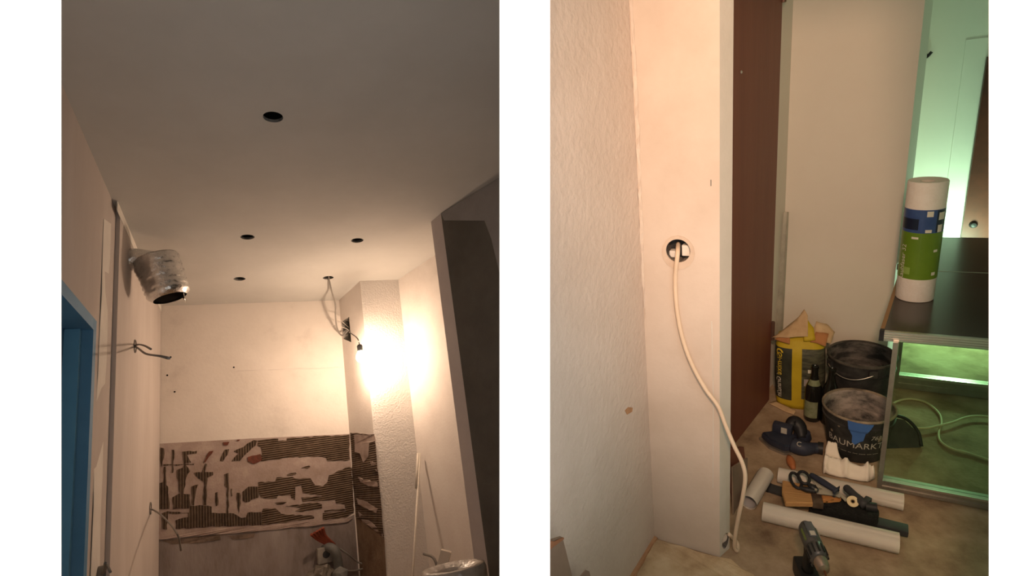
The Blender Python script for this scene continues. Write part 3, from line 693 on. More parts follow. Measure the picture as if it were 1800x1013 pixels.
# ---- wall cable
pp = [(1192, 428), (1191, 447), (1187, 490), (1189.5, 540), (1199, 592), (1216, 640), (1240, 684), (1262, 714), (1275, 747), (1290, 783), (1304, 812), (1310, 838), (1306, 872), (1299, 905), (1293, 938), (1291, 962), (1296, 972)]
offs = [-.03, .014, .010, .012, .014, .018, .022, .026, .030, .034, .034, .028, .016, 0, -.02, -.035, -.045]
pts = [hit(u, v, HP_P[0]-HP_P[1]*o_, HP_P[1]) for (u, v), o_ in zip(pp, offs)]
for p in pts: p.z = max(p.z, .006)
lastp = hit(1277, 952, HP_R[0]-HP_R[1]*.01, HP_R[1])
pts += [V((pts[-1].x+.012, pts[-1].y+.03, .008)), lastp*1.0+V((.015, .02, .01))]
t = thing('wall_cable', 'long cream cable hanging from the round wall box to the floor', 'cable', pts[0])
bm = bmesh.new(); tube(bm, pts, .0062, 10); bmesh.ops.translate(bm, verts=bm.verts[:], vec=-pts[0]); part('sheath', bm, M['cable'], t, True)
# ---- stains and nicks on the hall walls
def hmark(pl, pts, parent, m, name, j=.003, th=.0008):
    part(name, panel_bm(jag([hit(u, v, pl[0]-pl[1]*.0002, pl[1]) for u, v in pts], j, .02), [], -pl[1]*th), m, parent)
hmark(HP_L, [(1098, 722), (1104, 716), (1112, 717), (1111, 724), (1102, 729)], hwl, M['crust'], 'wall_stain')
hmark(HP_P, [(1249, 316), (1250.5, 316), (1250.5, 327), (1249, 327)], hwp, M['grypl'], 'wall_nick', .0003)
hmark(HP_P, [(1250, 565), (1252, 565), (1255, 700), (1254, 858), (1252.5, 858), (1253, 700)], hwp, M['hret'], 'wall_crack', .0004, .0005)
fl_ = mat('corner_filler', (.66, .58, .50), (.60, .52, .45), 12, rough=.97, bump=.3)
hmark(HP_P, [(1107.5, 0), (1112, 0), (1122, 180), (1130, 380), (1134, 560), (1129, 500), (1118, 220)], hwp, fl_, 'corner_filler', .002, .002)
# ---- cardboard offcut by the left wall
qz = [hit(u, v, HP_L[0]-HP_L[1]*.05, HP_L[1]) for u, v in ((963, 953), (989, 945), (1006, 1014), (1026, 1095), (963, 1095))]
t = thing('cardboard_offcut', 'torn grey brown cardboard piece standing against the rough wall', 'cardboard', qz[3])
bm = panel_bm([p-qz[3] for p in qz], [], HP_L[1]*.008, ()); part('sheet', bm, M['card'], t)
qz2 = [hit(u, v, HP_L[0]-HP_L[1]*.052, HP_L[1]) for u, v in ((963, 953), (967, 951), (974, 952), (989, 944.6), (990, 947), (970, 962), (963, 968))]
part('torn_edge', panel_bm([p-qz[3] for p in qz2], [], HP_L[1]*-.003), M['cardin'], t)
qz3 = [hit(u, v, HP_L[0]-HP_L[1]*.06, HP_L[1]) for u, v in ((1022, 1013), (1031, 1003), (1036, 1005), (1050, 1060), (1010, 1060))]
t = thing('cardboard_scrap', 'small cardboard scrap at the foot of the rough wall', 'cardboard', qz3[3])
part('sheet', panel_bm([p-qz3[3] for p in qz3], [], HP_L[1]*.004), M['card'], t)
# ---- galvanised strip leaning in the corner
b0, t0p = F(1364, 681), None
corner = h5
b0 = F(1364.5, 680); topz = 0
P_top = hit(1379, 373, HP_B[0]-HP_B[1]*.012, HP_B[1])
t = thing('corner_profile', 'thin galvanised corner profile leaning against the beige wall', 'profile', b0)
ax_ = (P_top-b0); Lp = ax_.length; zx = ax_.normalized(); xx = A_-zx*A_.dot(zx); xx.normalize(); yx = zx.cross(xx); mp = Matrix((xx, yx, zx)).transposed().to_4x4()
bm = bmesh.new(); box(bm, -.014, .014, -.0012, .0012, 0, Lp, mx=mp); part('wide_flange', bm, M['rod'], t)
bm = bmesh.new(); box(bm, .0125, .0150, -.020, -.0012, 0, Lp, mx=mp); part('side_flange', bm, M['rod'], t)
bm = bmesh.new(); lathe(bm, [(0, 0), (.004, 0), (.004, Lp), (0, Lp)], 8, mx=mp @ Matrix.Translation((.0137, 0, 0))); part('bead', bm, M['rod'], t, True, .6)
# ---- yellow plaster bag
Bb = F(1405, 706); rz = facing(Bb); Hb = height_for(Bb, 588)
t = thing('plaster_bag', 'torn yellow and black paper plaster bag standing by the beige wall', 'bag', Bb, rz)
def bagp(a, s, off=0.0):
    """a angle (0 = towards viewer), s 0..1 height"""
    z = s*Hb; n_ = 3.0; rx = .098*(1+.05*math.sin(s*PI))*(1 if s < .86 else 1-.10*(s-.86)/.14); ry = .070*(1 if s < .8 else 1-.5*(s-.8)/.2)
    cx_, sx = math.sin(a), -math.cos(a)
    k = (abs(cx_)**n_+abs(sx)**n_)**(-1/n_)
    wob = 1+.02*noise.noise(V((cx_*2, sx*2, s*6)))
    x_, y_ = rx*k*cx_*wob, ry*k*sx*wob
    d_ = V((x_/rx**2, y_/ry**2, 0)).normalized()
    return V((x_-.010*s, y_, z))+d_*off
def bagpatch(a0, a1, s0, s1, off, na=14, ns=14, jagtop=0):
    bm = bmesh.new(); g = []
    for i in range(ns+1):
        g.append([bm.verts.new(bagp(a0+(a1-a0)*j/na, s0+(s1-s0)*i/ns+(jagtop*math.sin(j*2.1) if i == ns else 0), off)) for j in range(na+1)])
    for i in range(ns):
        for j in range(na): bm.faces.new((g[i][j], g[i][j+1], g[i+1][j+1], g[i+1][j]))
    return bm
bm = bmesh.new(); NA, NSb = 40, 16; g = [[bm.verts.new(bagp(2*PI*j/NA, i/NSb)) for j in range(NA)] for i in range(NSb+1)]
for i in range(NSb):
    for j in range(NA): bm.faces.new((g[i][j], g[i][(j+1) % NA], g[i+1][(j+1) % NA], g[i+1][j]))
bm.faces.new(g[0][::-1]); bm.faces.new(g[-1]); part('body', bm, M['yellow'], t, True)
D2 = math.radians
part('dark_label', bagpatch(D2(-80), D2(-17), .12, .86, .0012), M['bagblack'], t, True)
part('picture_label', bagpatch(D2(5), D2(74), .16, .87, .0012), M['bagpic'], t, True)
part('kraft_side', bagpatch(D2(72), D2(286), .05, .97, .0008, 30), M['kraft'], t, True)
def bagtext(a_c, s_c): return lambda x_, y_: bagp(a_c-y_/.085, s_c-x_/Hb, .0022)
part('lettering', text_bm('Gi-mixe', .036, bagtext(D2(-46), .64), shear=.2), M['printy'], t)
part('lettering', text_bm('/ Granulin', .030, bagtext(D2(-46), .32), shear=.2), M['printw'], t)
bm = bmesh.new(); rgs = [(.010, .016)]
for k in range(16):
    a = PI*1.5*k/15
    p = [bagp(D2(-46)+math.cos(a)*r_/.085, .80+math.sin(a)*r_/Hb, .0024) for r_ in (.009, .015)]
    rgs.append([bm.verts.new(q_) for q_ in p])
for a, b in zip(rgs[1:], rgs[2:]): bm.faces.new((a[0], a[1], b[1], b[0]))
part('emblem', bm, M['printy'], t)
part('label_spot', bagpatch(D2(18), D2(27), .55, .60, .0022, 4, 3), M['printw'], t)
part('label_spot', bagpatch(D2(10), D2(34), .36, .46, .0020, 4, 3), M['lowwall'], t)
part('label_spot', bagpatch(D2(16), D2(26), .20, .25, .0020, 4, 3), M['printy'], t)
def flap(name, pts, m, parent, sub=3, amp=.006):
    bm = bmesh.new(); vs = [bm.verts.new(p) for p in pts]; f_ = bm.faces.new(vs); bmesh.ops.triangulate(bm, faces=[f_]); bmesh.ops.subdivide_edges(bm, edges=bm.edges[:], cuts=sub, use_grid_fill=True)
    for v_ in bm.verts: v_.co += V((0, 1, .5))*amp*noise.noise(v_.co*30)
    r = bmesh.ops.solidify(bm, geom=bm.faces[:], thickness=.0012)
    return part(name, bm, m, parent, True)
zt = Hb
flap('torn_flap', [V((-.125, -.055, zt-.005)), V((-.06, -.075, zt+.015)), V((.02, -.06, zt+.02)), V((.015, -.015, zt+.10)), V((.0, .01, zt+.118)), V((-.03, -.01, zt+.075)), V((-.08, -.03, zt+.03))], M['kraft'], t)
flap('torn_flap', [V((.005, -.064, zt-.002)), V((.05, -.06, zt+.005)), V((.04, -.03, zt+.05)), V((.015, -.02, zt+.085)), V((-.002, -.03, zt+.05))], M['yellow'], t)
flap('torn_flap', [V((.03, -.02, zt-.01)), V((.11, -.03, zt-.02)), V((.125, .01, zt+.02)), V((.09, .02, zt+.05)), V((.05, .01, zt+.065))], M['kraft'], t)
flap('torn_flap', [V((.03, -.055, zt-.01)), V((.09, -.06, zt-.02)), V((.10, -.03, zt+.025)), V((.05, -.03, zt+.03))], M['kraftd'], t)
flap('torn_flap', [V((-.115, -.05, zt-.012)), V((-.05, -.072, zt-.02)), V((-.05, -.070, zt+.010)), V((-.10, -.055, zt+.002))], M['kraftd'], t)
flap('base_flap', [V((-.13, -.06, .006)), V((-.10, -.04, .012)), V((-.01, -.10, .008)), V((-.02, -.125, .004)), V((-.07, -.105, .006))], M['kraft'], t, amp=.003)
# ---- bottles
def bottle(P, label, lab):
    t = thing('beer_bottle', label, 'bottle', P, facing(P), None)
    prof = [(0, .004), (.026, 0), (.032, .004), (.0335, .012), (.0335, .150), (.031, .168), (.022, .192), (.0155, .212), (.0135, .235), (.0135, .256), (.0155, .257), (.0155, .266), (.0125, .268), (.011, .262), (0, .255)]
    bm = bmesh.new(); lathe(bm, prof, 28); part('glass_body', bm, M['bottle'], t, True, .9)
    if lab:
        def lab_(r0, r1, z0, z1, a0, a1):
            bm = bmesh.new(); g = []
            for z_, r_ in ((z0, r0), (z1, r1)):
                g.append([bm.verts.new((r_*math.sin(a0+(a1-a0)*k/12), -r_*math.cos(a0+(a1-a0)*k/12), z_)) for k in range(13)])
            for k in range(12): bm.faces.new((g[0][k], g[0][k+1], g[1][k+1], g[1][k]))
            return bm
        part('body_label', lab_(.0339, .0339, .025, .105, D2(-70), D2(35)), M['blabel'], t, True)
        part('neck_label', lab_(.0275, .0190, .180, .205, D2(-60), D2(70)), M['blabel'], t, True)
bottle(F(1427, 737), 'dark beer bottle with pale labels before the yellow bag', True)
bottle(F(1456, 743), 'dark unlabelled bottle squeezed between the black buckets and the bag', False)
# ---- buckets
def bucket(P, r1, r0, H, label, inside, rimm, bail):
    rz = facing(P); t = thing('mortar_bucket', label, 'bucket', P, rz, None)
    bm = bmesh.new(); lathe(bm, [(0, .003), (r0*.94, .003), (r0*.96, 0), (r0, .006), (r0+(r1-r0)*.80, H*.80), (r1*.975+.004, H*.80), (r1*.98+.004, H*.83), (r1*.975, H*.84), (r1*.99, H-.012), (r1+.003, H-.010), (r1+.003, H-.003)], 48)
    part('shell', bm, M['bucket'], t, True, .5)
    bm = bmesh.new(); lathe(bm, [(r1-.001, H-.003), (r1-.006, H-.012), (r0*.97, .03), (r0*.9, .022), (0, .026)], 48)
    for v_ in bm.verts: v_.co += V((v_.co.x, v_.co.y, 0)).normalized()*(-.0025*abs(noise.noise(v_.co*20))) if v_.co.xy.length > .01 else V()
    part('inside', bm, inside, t, True)
    bm = bmesh.new(); lathe(bm, [(r1+.0032, H-.006), (r1+.005, H-.001), (r1+.002, H+.003), (r1-.003, H+.002), (r1-.004, H-.004)], 48); part('rim', bm, rimm, t, True)
    for a in (D2(bail[0]), D2(bail[1])):
        bm = bmesh.new(); box(bm, -.016, .016, -.008, .004, H-.045, H-.012, .003, mx=Matrix.Rotation(a, 4, 'Z') @ Matrix.Translation((0, -r1-.004, 0))); part('bail_lug', bm, M['bucket'], t)
    pts = []
    for k in range(13):
        a = D2(bail[0])+(D2(bail[1])-D2(bail[0]))*k/12; s = math.sin(PI*k/12)
        pts.append(V(((r1+.012+.004*s)*math.sin(a), -(r1+.012+.004*s)*math.cos(a), H-.03-bail[2]*s)))
    bm = bmesh.new(); tube(bm, pts, .0025, 6, 3); part('bail', bm, M['steel'], t, True)
    return t
HB2 = .29; P = F(1515, 622, HB2); P.z = 0
bucket(P, .128, .102, HB2, 'black mortar bucket with dark smeared inside behind the taped bucket', M['bucketin'], M['rimd'], (-58, 20, .028))
HB1 = .205; P = F(1510, 712, HB1); P.z = 0
bt_ = bucket(P, .125, .100, HB1, 'black mortar bucket with pale mortar rim and blue tape', M['bucketin2'], M['rim'], (120, 240, .05))
def wall_r(z): return .100+(.125-.100)*(z/HB1)
def onb(a, z, off): r_ = wall_r(z)+off; return V((r_*math.sin(a), -r_*math.cos(a), z))
part('lettering', text_bm('BAUMARKT', .040, lambda x_, y_: onb(D2(-2)+x_/.113, .088+y_, .002)), M['print'], bt_)
part('lettering', text_bm('--- --- ---- -- --- ---- --- ----', .018, lambda x_, y_: onb(D2(-2)+x_/.113, .052+y_, .002)), M['print'], bt_)
part('lettering', text_bm('763', .026, lambda x_, y_: onb(D2(34)+x_/.113, .128+y_, .002), shear=.2), M['print'], bt_)
bm = bmesh.new(); ta = [(-14, .206), (24, .200), (20, .175), (14, .150), (12, .118), (7, .112), (-1, .094), (-6, .105), (-6, .135), (-12, .165)]
loop = [V((a_, z_, 0)) for a_, z_ in ta]; tr_ = geometry.tessellate_polygon([[V((a_*.01, z_*2, 0)) for a_, z_ in ta]])
vs = [bm.verts.new((a_, z_*200, 0)) for a_, z_ in ta]
for q_ in tr_: bm.faces.new([vs[i] for i in q_])
bmesh.ops.subdivide_edges(bm, edges=bm.edges[:], cuts=4, use_grid_fill=True)
for v_ in bm.verts:
    z_ = v_.co.y/200; v_.co = onb(D2(v_.co.x), z_, .0045 if z_ < .16 else .0085)
part('blue_tape', bm, M['tapeb'], bt_, True)
for a_, z_, s_ in ((42, .12, .012), (-30, .16, .006), (52, .07, .008), (-46, .12, .007), (30, .165, .006)):
    bm = bmesh.new(); vs = [bm.verts.new(onb(D2(a_)+math.cos(2*PI*k/9)*s_*random.uniform(.6, 1)/.11, z_+math.sin(2*PI*k/9)*s_*random.uniform(.7, 1.5), .0018)) for k in range(9)]; bm.faces.new(vs); part('mortar_splash', bm, M['rim'], bt_)
# ---- navy delta sander
Ps = F(1380, 790); e1 = F(1333, 778); e2 = F(1440, 797)
dx = (e2-e1); dx.z = 0; rz = math.atan2(dx.y, dx.x); Ls = dx.length
t = thing('hand_sander', 'navy blue hand sander lying on the floor before the plaster bag', 'sander', (e1+e2)/2, rz)
h_ = Ls/2
bm = bmesh.new(); prism(bm, [(-h_, .02), (-.5*h_, .055), (.1*h_, .06), (.25*h_, .03), (.25*h_, -.04), (-.1*h_, -.06), (-.6*h_, -.035)], .0, .012); part('sole_plate', bm, M['alud'], t)
bm = bmesh.new(); prism(bm, [(-.94*h_, .018), (-.48*h_, .048), (.1*h_, .054), (.25*h_, .026), (.25*h_, -.036), (-.1*h_, -.055), (-.58*h_, -.03)], .0125, .045)
bmesh.ops.bevel(bm, geom=bm.edges[:], offset=.007, segments=2, affect='EDGES'); part('base_housing', bm, M['navy'], t, True, .6)
bm = bmesh.new(); box(bm, -.62*h_, .05*h_, .018, .052, .045, .085, .01, mx=Matrix.Rotation(-.18, 4, 'Z')); part('motor_housing', bm, M['navy'], t, True, .6)
bm = bmesh.new(); prism(bm, [(-.30*h_, .052), (-.10*h_, .052), (-.10*h_, .078), (-.30*h_, .078)], 0, .002, mx=Matrix.Rotation(-.18, 4, 'Z') @ Matrix.Translation((0, .0175, 0)) @ Matrix.Rotation(PI/2, 4, 'X')); part('name_plate', bm, M['print'], t)
bm = bmesh.new(); tube(bm, [V((-.05*h_, .06, .06)), V((.12*h_, .08, .075)), V((.32*h_, .07, .06)), V((.42*h_, .04, .03))], [.018, .03, .028, .018], 12); part('rear_grip', bm, M['blackp'], t, True)
bm = bmesh.new(); lathe(bm, [(0, 0), (.03, .002), (.036, .02), (.03, .045), (.012, .05), (0, .05)], 20, mx=Matrix.Translation((.42*h_, .065, 0))); part('dial', bm, M['navy'], t, True, .7)
bm = bmesh.new(); tube(bm, [V((.15*h_, -.02, .03)), V((.5*h_, -.03, .03)), V((.8*h_, -.01, .026)), V((h_, 0, .024))], [.032, .03, .022, .022], 14); part('dust_outlet', bm, M['navy'], t, True)
bm = bmesh.new(); lathe(bm, [(.022, 0), (.025, 0), (.025, .02), (.022, .02)], 14, mx=Matrix.Translation((.94*h_, 0, .0245)) @ Matrix.Rotation(PI/2, 4, 'Y')); part('outlet_ring', bm, M['blackp'], t, True, .6)
bm = text_bm('C', .026, lambda x_, y_: V((x_, y_, 0))); o = part('lettering', bm, M['print'], t); o.matrix_local = Matrix.Translation((.36*h_, -.05, .060)) @ Matrix.Rotation(D2(60), 4, 'X')
# ---- paper rolls
def roll(p0, p1, r, label, spiral=True, group=None, lift=0):
    d = (p1-p0); L = d.length; rz = math.atan2(d.y, d.x); tilt = math.asin(max(-1, min(1, d.z/L)))
    mx = Matrix.Translation(p0) @ Matrix.Rotation(rz, 4, 'Z') @ Matrix.Rotation(-tilt, 4, 'Y')
    t = thing('paper_roll', label, 'roll', mx=mx, group=group)
    bm = bmesh.new(); n = 40; a, b = [], []
    for k in range(n+9):
        an = 2*PI*k/n+2.6; rr = r*(1-.10*max(0, k-n+8)/16) if k < n else r*.90-.0006*(k-n)
        rr = r*(1.0-.09*k/(n+8))
        a.append(bm.verts.new((0, rr*math.cos(an), rr*math.sin(an)))); b.append(bm.verts.new((L, rr*math.cos(an), rr*math.sin(an))))
    for k in range(len(a)-1): bm.faces.new((a[k], a[k+1], b[k+1], b[k]))
    bmesh.ops.solidify(bm, geom=bm.faces[:], thickness=.0008)
    part('rolled_sheet', bm, M['paper'], t, True, .8)
    bm = bmesh.new(); n = 24; a, b = [], []
    for k in range(n):
        an = 2*PI*k/n; a.append(bm.verts.new((.004, .80*r*math.cos(an), .80*r*math.sin(an)))); b.append(bm.verts.new((L-.004, .80*r*math.cos(an), .80*r*math.sin(an))))
    for k in range(n): bm.faces.new((a[k], a[(k+1) % n], b[(k+1) % n], b[k]))
    part('inner_layer', bm, M['paperin'], t, True)
    return t
R1 = .034
roll(F(1346, 833, .030), F(1316, 884, .030), .030, 'short loose paper roll lying by the wall end')
roll(F(1341, 899, R1), F(1580, 955, R1), R1, 'long white paper roll lying in front of the black hand broom')
roll(F(1368, 835, .030), F(1588, 883, .030), .030, 'white paper roll lying behind the scissors and tools')
# ---- cloth
c0 = F(1485, 835)
t = thing('crumpled_cloth', 'crumpled cream cloth lying over the rear paper roll', 'cloth', c0)
outl = [(1450, 804), (1458, 799), (1470, 806), (1482, 818), (1510, 826), (1532, 832), (1536, 848), (1524, 853), (1500, 848), (1470, 842), (1447, 836), (1446, 830)]
bm = bmesh.new(); vs = [bm.verts.new(F(u, v)-c0) for u, v in outl]; f_ = bm.faces.new(vs); bmesh.ops.triangulate(bm, faces=[f_]); bmesh.ops.subdivide_edges(bm, edges=bm.edges[:], cuts=12, use_grid_fill=True)
bmesh.ops.smooth_vert(bm, verts=[v_ for v_ in bm.verts if not v_.is_boundary], factor=.5, use_axis_x=True, use_axis_y=True)
for v_ in bm.verts:
    q_ = v_.co; ed = 0 if v_.is_boundary else 1
    v_.co.z = .008+ed*(.012+.050*(1-abs(math.sin(q_.x*16+q_.y*26+.8*noise.noise(q_*10))))**2+.022*(1-abs(math.sin(q_.x*40-q_.y*22)))**3+.008*noise.noise(q_*30))
    if v_.co.z < .006: v_.co.z = .006
for _ in range(1): bmesh.ops.smooth_vert(bm, verts=bm.verts[:], factor=.5, use_axis_z=True)
bmesh.ops.solidify(bm, geom=bm.faces[:], thickness=.0025); part('folds', bm, M['cloth'], t, True)
# ---- wooden handled scraper
a = F(1386, 803, .012); b = F(1395, 826, .012); d = (b-a); rz = math.atan2(d.y, d.x)
t = thing('wood_handled_scraper', 'small scraper with drop shaped orange wooden handle by the sander', 'scraper', (a.x, a.y, 0), rz); L = d.length
bm = bmesh.new(); lathe(bm, [(0, 0), (.008, .003), (.015, L*.30), (.016, L*.55), (.011, L*.85), (.007, L), (0, L)], 16, mx=Matrix.Translation((0, 0, .016)) @ Matrix.Rotation(PI/2, 4, 'Y')); part('handle', bm, M['woodr'], t, True)
bm = bmesh.new(); prism(bm, [(L-.004, -.006), (L+.02, -.006), (L+.055, -.02), (L+.055, .02), (L+.02, .006), (L-.004, .006)], .014, .0155); part('blade', bm, M['steel'], t)
# ---- flat paint brush
a = F(1385, 868, .078); b = F(1478, 878, .078); d = (b-a); d.z = 0; rz = math.atan2(d.y, d.x); L = d.length
t = thing('flat_paint_brush', 'wide tan bristle paint brush with pale wooden handle on the tools', 'brush', (a.x, a.y, 0), rz)
bm = bmesh.new(); prism(bm, [(-.014, -.060), (-.020, 0), (-.012, .060), (.075, .046), (.075, -.046)], .068, .088); bmesh.ops.bevel(bm, geom=bm.edges[:], offset=.003, segments=1, affect='EDGES'); part('bristles', bm, M['bristle'], t)
bm = bmesh.new(); box(bm, .072, .105, -.048, .048, .066, .090, .003); part('ferrule', bm, M['ferr'], t)
bm = bmesh.new(); prism(bm, [(.104, -.026), (.125, -.012), (L-.02, -.014), (L, -.008), (L, .008), (L-.02, .014), (.125, .012), (.104, .026)], .070, .086); bmesh.ops.bevel(bm, geom=bm.edges[:], offset=.004, segments=2, affect='EDGES'); part('handle', bm, M['wood'], t, True, .7)
bm = bmesh.new(); lathe(bm, [(0, .001), (.005, .001), (.0055, 0)], 12, mx=Matrix.Translation((L-.022, 0, .0862))); part('hang_hole', bm, M['boxdark'], t)
# ---- black hand broom with grey handle
a = F(1423, 887, .03); b = F(1543, 917, .03); d = (b-a); d.z = 0; rz = math.atan2(d.y, d.x); L = d.length
e = F(1597, 927, .03); LE = (e-a).dot(d.normalized())
t = thing('hand_broom', 'black bristled hand broom with charcoal handle behind the long roll', 'broom', (a.x, a.y, 0), rz)
bm = bmesh.new(); box(bm, 0, L, -.030, .032, .002, .066, .014)
bmesh.ops.subdivide_edges(bm, edges=bm.edges[:], cuts=3, use_grid_fill=True)
for v_ in bm.verts: v_.co += V((1, 1, 1))*.004*noise.noise(v_.co*60)
part('bristle_block', bm, M['bristb'], t, True)
bm = bmesh.new(); box(bm, L-.02, LE, -.022, .020, .012, .034, .005); part('handle', bm, M['greybar'], t, True, .6)
a = F(1352, 856, .012); b = F(1384, 866, .012); d = b-a; rz2 = math.atan2(d.y, d.x)
t = thing('dark_flat_bar', 'end of a charcoal flat bar between the short roll and the brush', 'bar', (a.x, a.y, 0), rz2)
bm = bmesh.new(); box(bm, -.005, .13, -.020, .020, .0, .014, .003); part('bar', bm, M['greybar'], t)
bm = bmesh.new(); box(bm, -.006, .004, -.021, .021, 0, .015, .002); part('end_cap', bm, M['blackp'], t)
# ---- scissors
zS = .104
def fl(u, v, z): return F(u, v, z)
pv = F(1426, 862, zS); t = thing('scissors', 'black handled scissors lying across the brush and paper roll', 'scissors', (pv.x, pv.y, 0))
O_ = V((pv.x, pv.y, 0))
def loop3(cu_, cv_, ru, rv, rot, z):
    P = []
    for k in range(25):
        a = 2*PI*k/24; x_, y_ = ru*math.cos(a), rv*math.sin(a); P.append(F(cu_+x_*math.cos(rot)-y_*math.sin(rot), cv_+x_*math.sin(rot)+y_*math.cos(rot), z)-O_)
    return P
bm = bmesh.new(); tube(bm, loop3(1399, 845, 15, 7.5, 1.05, zS), .0052, 8, 2); part('handle_loop', bm, M['blackp'], t, True)
bm = bmesh.new(); tube(bm, loop3(1413, 840, 12, 8.5, .9, zS+.008), .0052, 8, 2); part('handle_loop', bm, M['blackp'], t, True)
bm = bmesh.new(); tube(bm, [F(1405, 857, zS)-O_, F(1418, 861, zS)-O_, F(1434, 864, zS)-O_], [.006, .010, .007], 8); part('shank', bm, M['blackp'], t, True)
bm = bmesh.new(); tube(bm, [F(1421, 851, zS+.008)-O_, F(1428, 857, zS+.004)-O_, F(1438, 863, zS)-O_], [.006, .011, .006], 8); part('shank', bm, M['blackp'], t, True)
for qq in ([(1428, 846), (1434, 848), (1478, 874), (1476, 876), (1440, 862)], [(1432, 862), (1440, 858), (1466, 870), (1464, 872), (1436, 869)]):
    bm = panel_bm([F(u, v, zS-.004)-O_ for u, v in qq], [], V((0, 0, .002))); part('blade', bm, M['steel'], t)
bm = bmesh.new(); lathe(bm, [(0, .004), (.004, .004), (.005, 0)], 12, mx=Matrix.Translation(F(1434, 862, zS+.006)-O_)); part('pivot', bm, M['steel'], t)
# ---- navy putty knife
a, b = F(1424, 834, .104), F(1472, 864, .104); O_ = V((a.x, a.y, 0))
t = thing('putty_knife', 'navy handled putty knife lying beside the scissors', 'knife', O_)
bm = bmesh.new(); tube(bm, [a-O_, a+(b-a)*.08-O_, a+(b-a)*.5-O_, a+(b-a)*.9-O_, b-O_], [.004, .010, .0115, .010, .011], 8, 3); part('handle', bm, M['navy'], t, True)
bm = panel_bm([F(u, v, .100)-O_ for u, v in ((1463, 867), (1476, 859), (1467, 872))], [], V((0, 0, .012))); part('handle_heel', bm, M['navy'], t)
bm = panel_bm([F(u, v, .100)-O_ for u, v in ((1466, 866), (1472, 863), (1489, 878), (1486, 883), (1478, 874))], [], V((0, 0, .0015))); part('blade', bm, M['steel'], t)
# ---- black cutter knife
a, b = F(1486, 856, .092), F(1522, 889, .092); O_ = V((a.x, a.y, 0))
t = thing('cutter_knife', 'black handled tool propped on the rear roll beside the tape', 'knife', O_)
bm = bmesh.new(); tube(bm, [a-O_, a+(b-a)*.06-O_, a+(b-a)*.45-O_, b-O_], [.006, .0125, .0125, .016], 10, 4); part('grip', bm, M['greybar'], t, True)
bm = bmesh.new(); box(bm, -.014, .014, -.010, .010, -.02, .012, .004, mx=Matrix.Translation(F(1524, 882, .090)-O_) @ Matrix.Rotation(.6, 4, 'Z')); part('guard', bm, M['greybar'], t, True, .6)
bm = bmesh.new(); tube(bm, [F(1521, 890, .084)-O_, F(1541, 893, .084)-O_], .0155, 14, smooth=False); part('end_knob', bm, M['blackp'], t, True, .6)
# ---- tape roll
c0 = F(1499, 883, .082); t = thing('tape_roll', 'small roll of cream tape lying on top of the broom', 'tape', (c0.x, c0.y, .070), facing(c0))
mt = Matrix.Translation((0, 0, .014)) @ Matrix.Rotation(D2(48), 4, 'X')
bm = bmesh.new(); lathe(bm, [(.007, -.011), (.018, -.011), (.0185, 0), (.018, .011), (.007, .011), (.007, -.011)], 28, mx=mt); part('tape_body', bm, M['tapec'], t, True, .6)
bm = bmesh.new(); lathe(bm, [(.0069, -.0105), (.0069, .0105), (.0045, .0105), (.0045, -.0105)], 16, mx=mt); part('core', bm, M['core'], t, True, .6)
# ---- cordless drill, standing on its battery
zd = .185; a, b = F(1419, 934, zd), F(1441, 985, zd); d = b-a; d.z = 0; rz = math.atan2(d.y, d.x); L = d.length
t = thing('cordless_drill', 'dark grey cordless drill with copper bit standing on its battery', 'drill', (a.x, a.y, 0), rz)
t.scale = (1, .8, 1)
mxA = Matrix.Translation((0, 0, zd)) @ Matrix.Rotation(PI/2, 4, 'Y')
bm = bmesh.new(); lathe(bm, [(0, -.025), (.018, -.024), (.027, -.012), (.031, .01), (.0315, L*.55), (.029, L*.62)], 28, mx=mxA); part('motor_housing', bm, M['drillg'], t, True, .8)
bm = bmesh.new(); lathe(bm, [(.029, L*.60), (.032, L*.63), (.030, L*.95), (.024, L*1.02), (.02, L*1.03)], 28, mx=mxA); part('gear_housing', bm, M['drillg'], t, True, .8)
for k in range(12):
    an = 2*PI*k/12; bm = bmesh.new(); box(bm, L*.68, L*.96, -.003, .003, .029, .0335, .001, mx=Matrix.Translation((0, 0, zd)) @ Matrix.Rotation(an, 4, 'X')); part('grip_rib', bm, M['drillk'], t)
bm = bmesh.new(); box(bm, -.005, L*.5, -.014, .014, .0295, .0335, .003, mx=Matrix.Translation((0, 0, zd))); part('top_panel', bm, M['drilll'], t, True, .6)
bm = bmesh.new(); box(bm, .035, .052, -.009, .009, .0332, .0345, mx=Matrix.Translation((0, 0, zd))); part('badge', bm, M['print'], t)
for s_ in (-1, 1):
    bm = bmesh.new(); box(bm, .01, L*.5, -.004, .004, .0305, .0325, .001, mx=Matrix.Translation((0, 0, zd)) @ Matrix.Rotation(s_*.95, 4, 'X')); part('side_stripe', bm, M['yellowgreen'] if s_ > 0 else M['steel'], t)
bm = bmesh.new(); lathe(bm, [(.020, L*1.02), (.023, L*1.05), (.023, L*1.22), (.018, L*1.32), (.007, L*1.36), (0, L*1.36)], 24, mx=mxA); part('chuck', bm, M['chuck'], t, True, .7)
bm = bmesh.new(); lathe(bm, [(0, L*1.35), (.004, L*1.35), (.004, L*1.9), (0, L*1.95)], 10, mx=mxA); part('drill_bit', bm, M['copper'], t, True)
bm = bmesh.new(); tube(bm, [V((.035, 0, zd-.015)), V((.030, 0, .12)), V((.022, 0, .06))], [.023, .019, .021], 14); part('handle', bm, M['drillk'], t, True)
bm = bmesh.new(); box(bm, -.03, .085, -.034, .034, 0, .06, .008); part('battery', bm, M['drillk'], t, True, .6)
bm = bmesh.new(); box(bm, .055, .068, -.006, .006, .115, .15, .003); part('trigger', bm, M['drilll'], t)
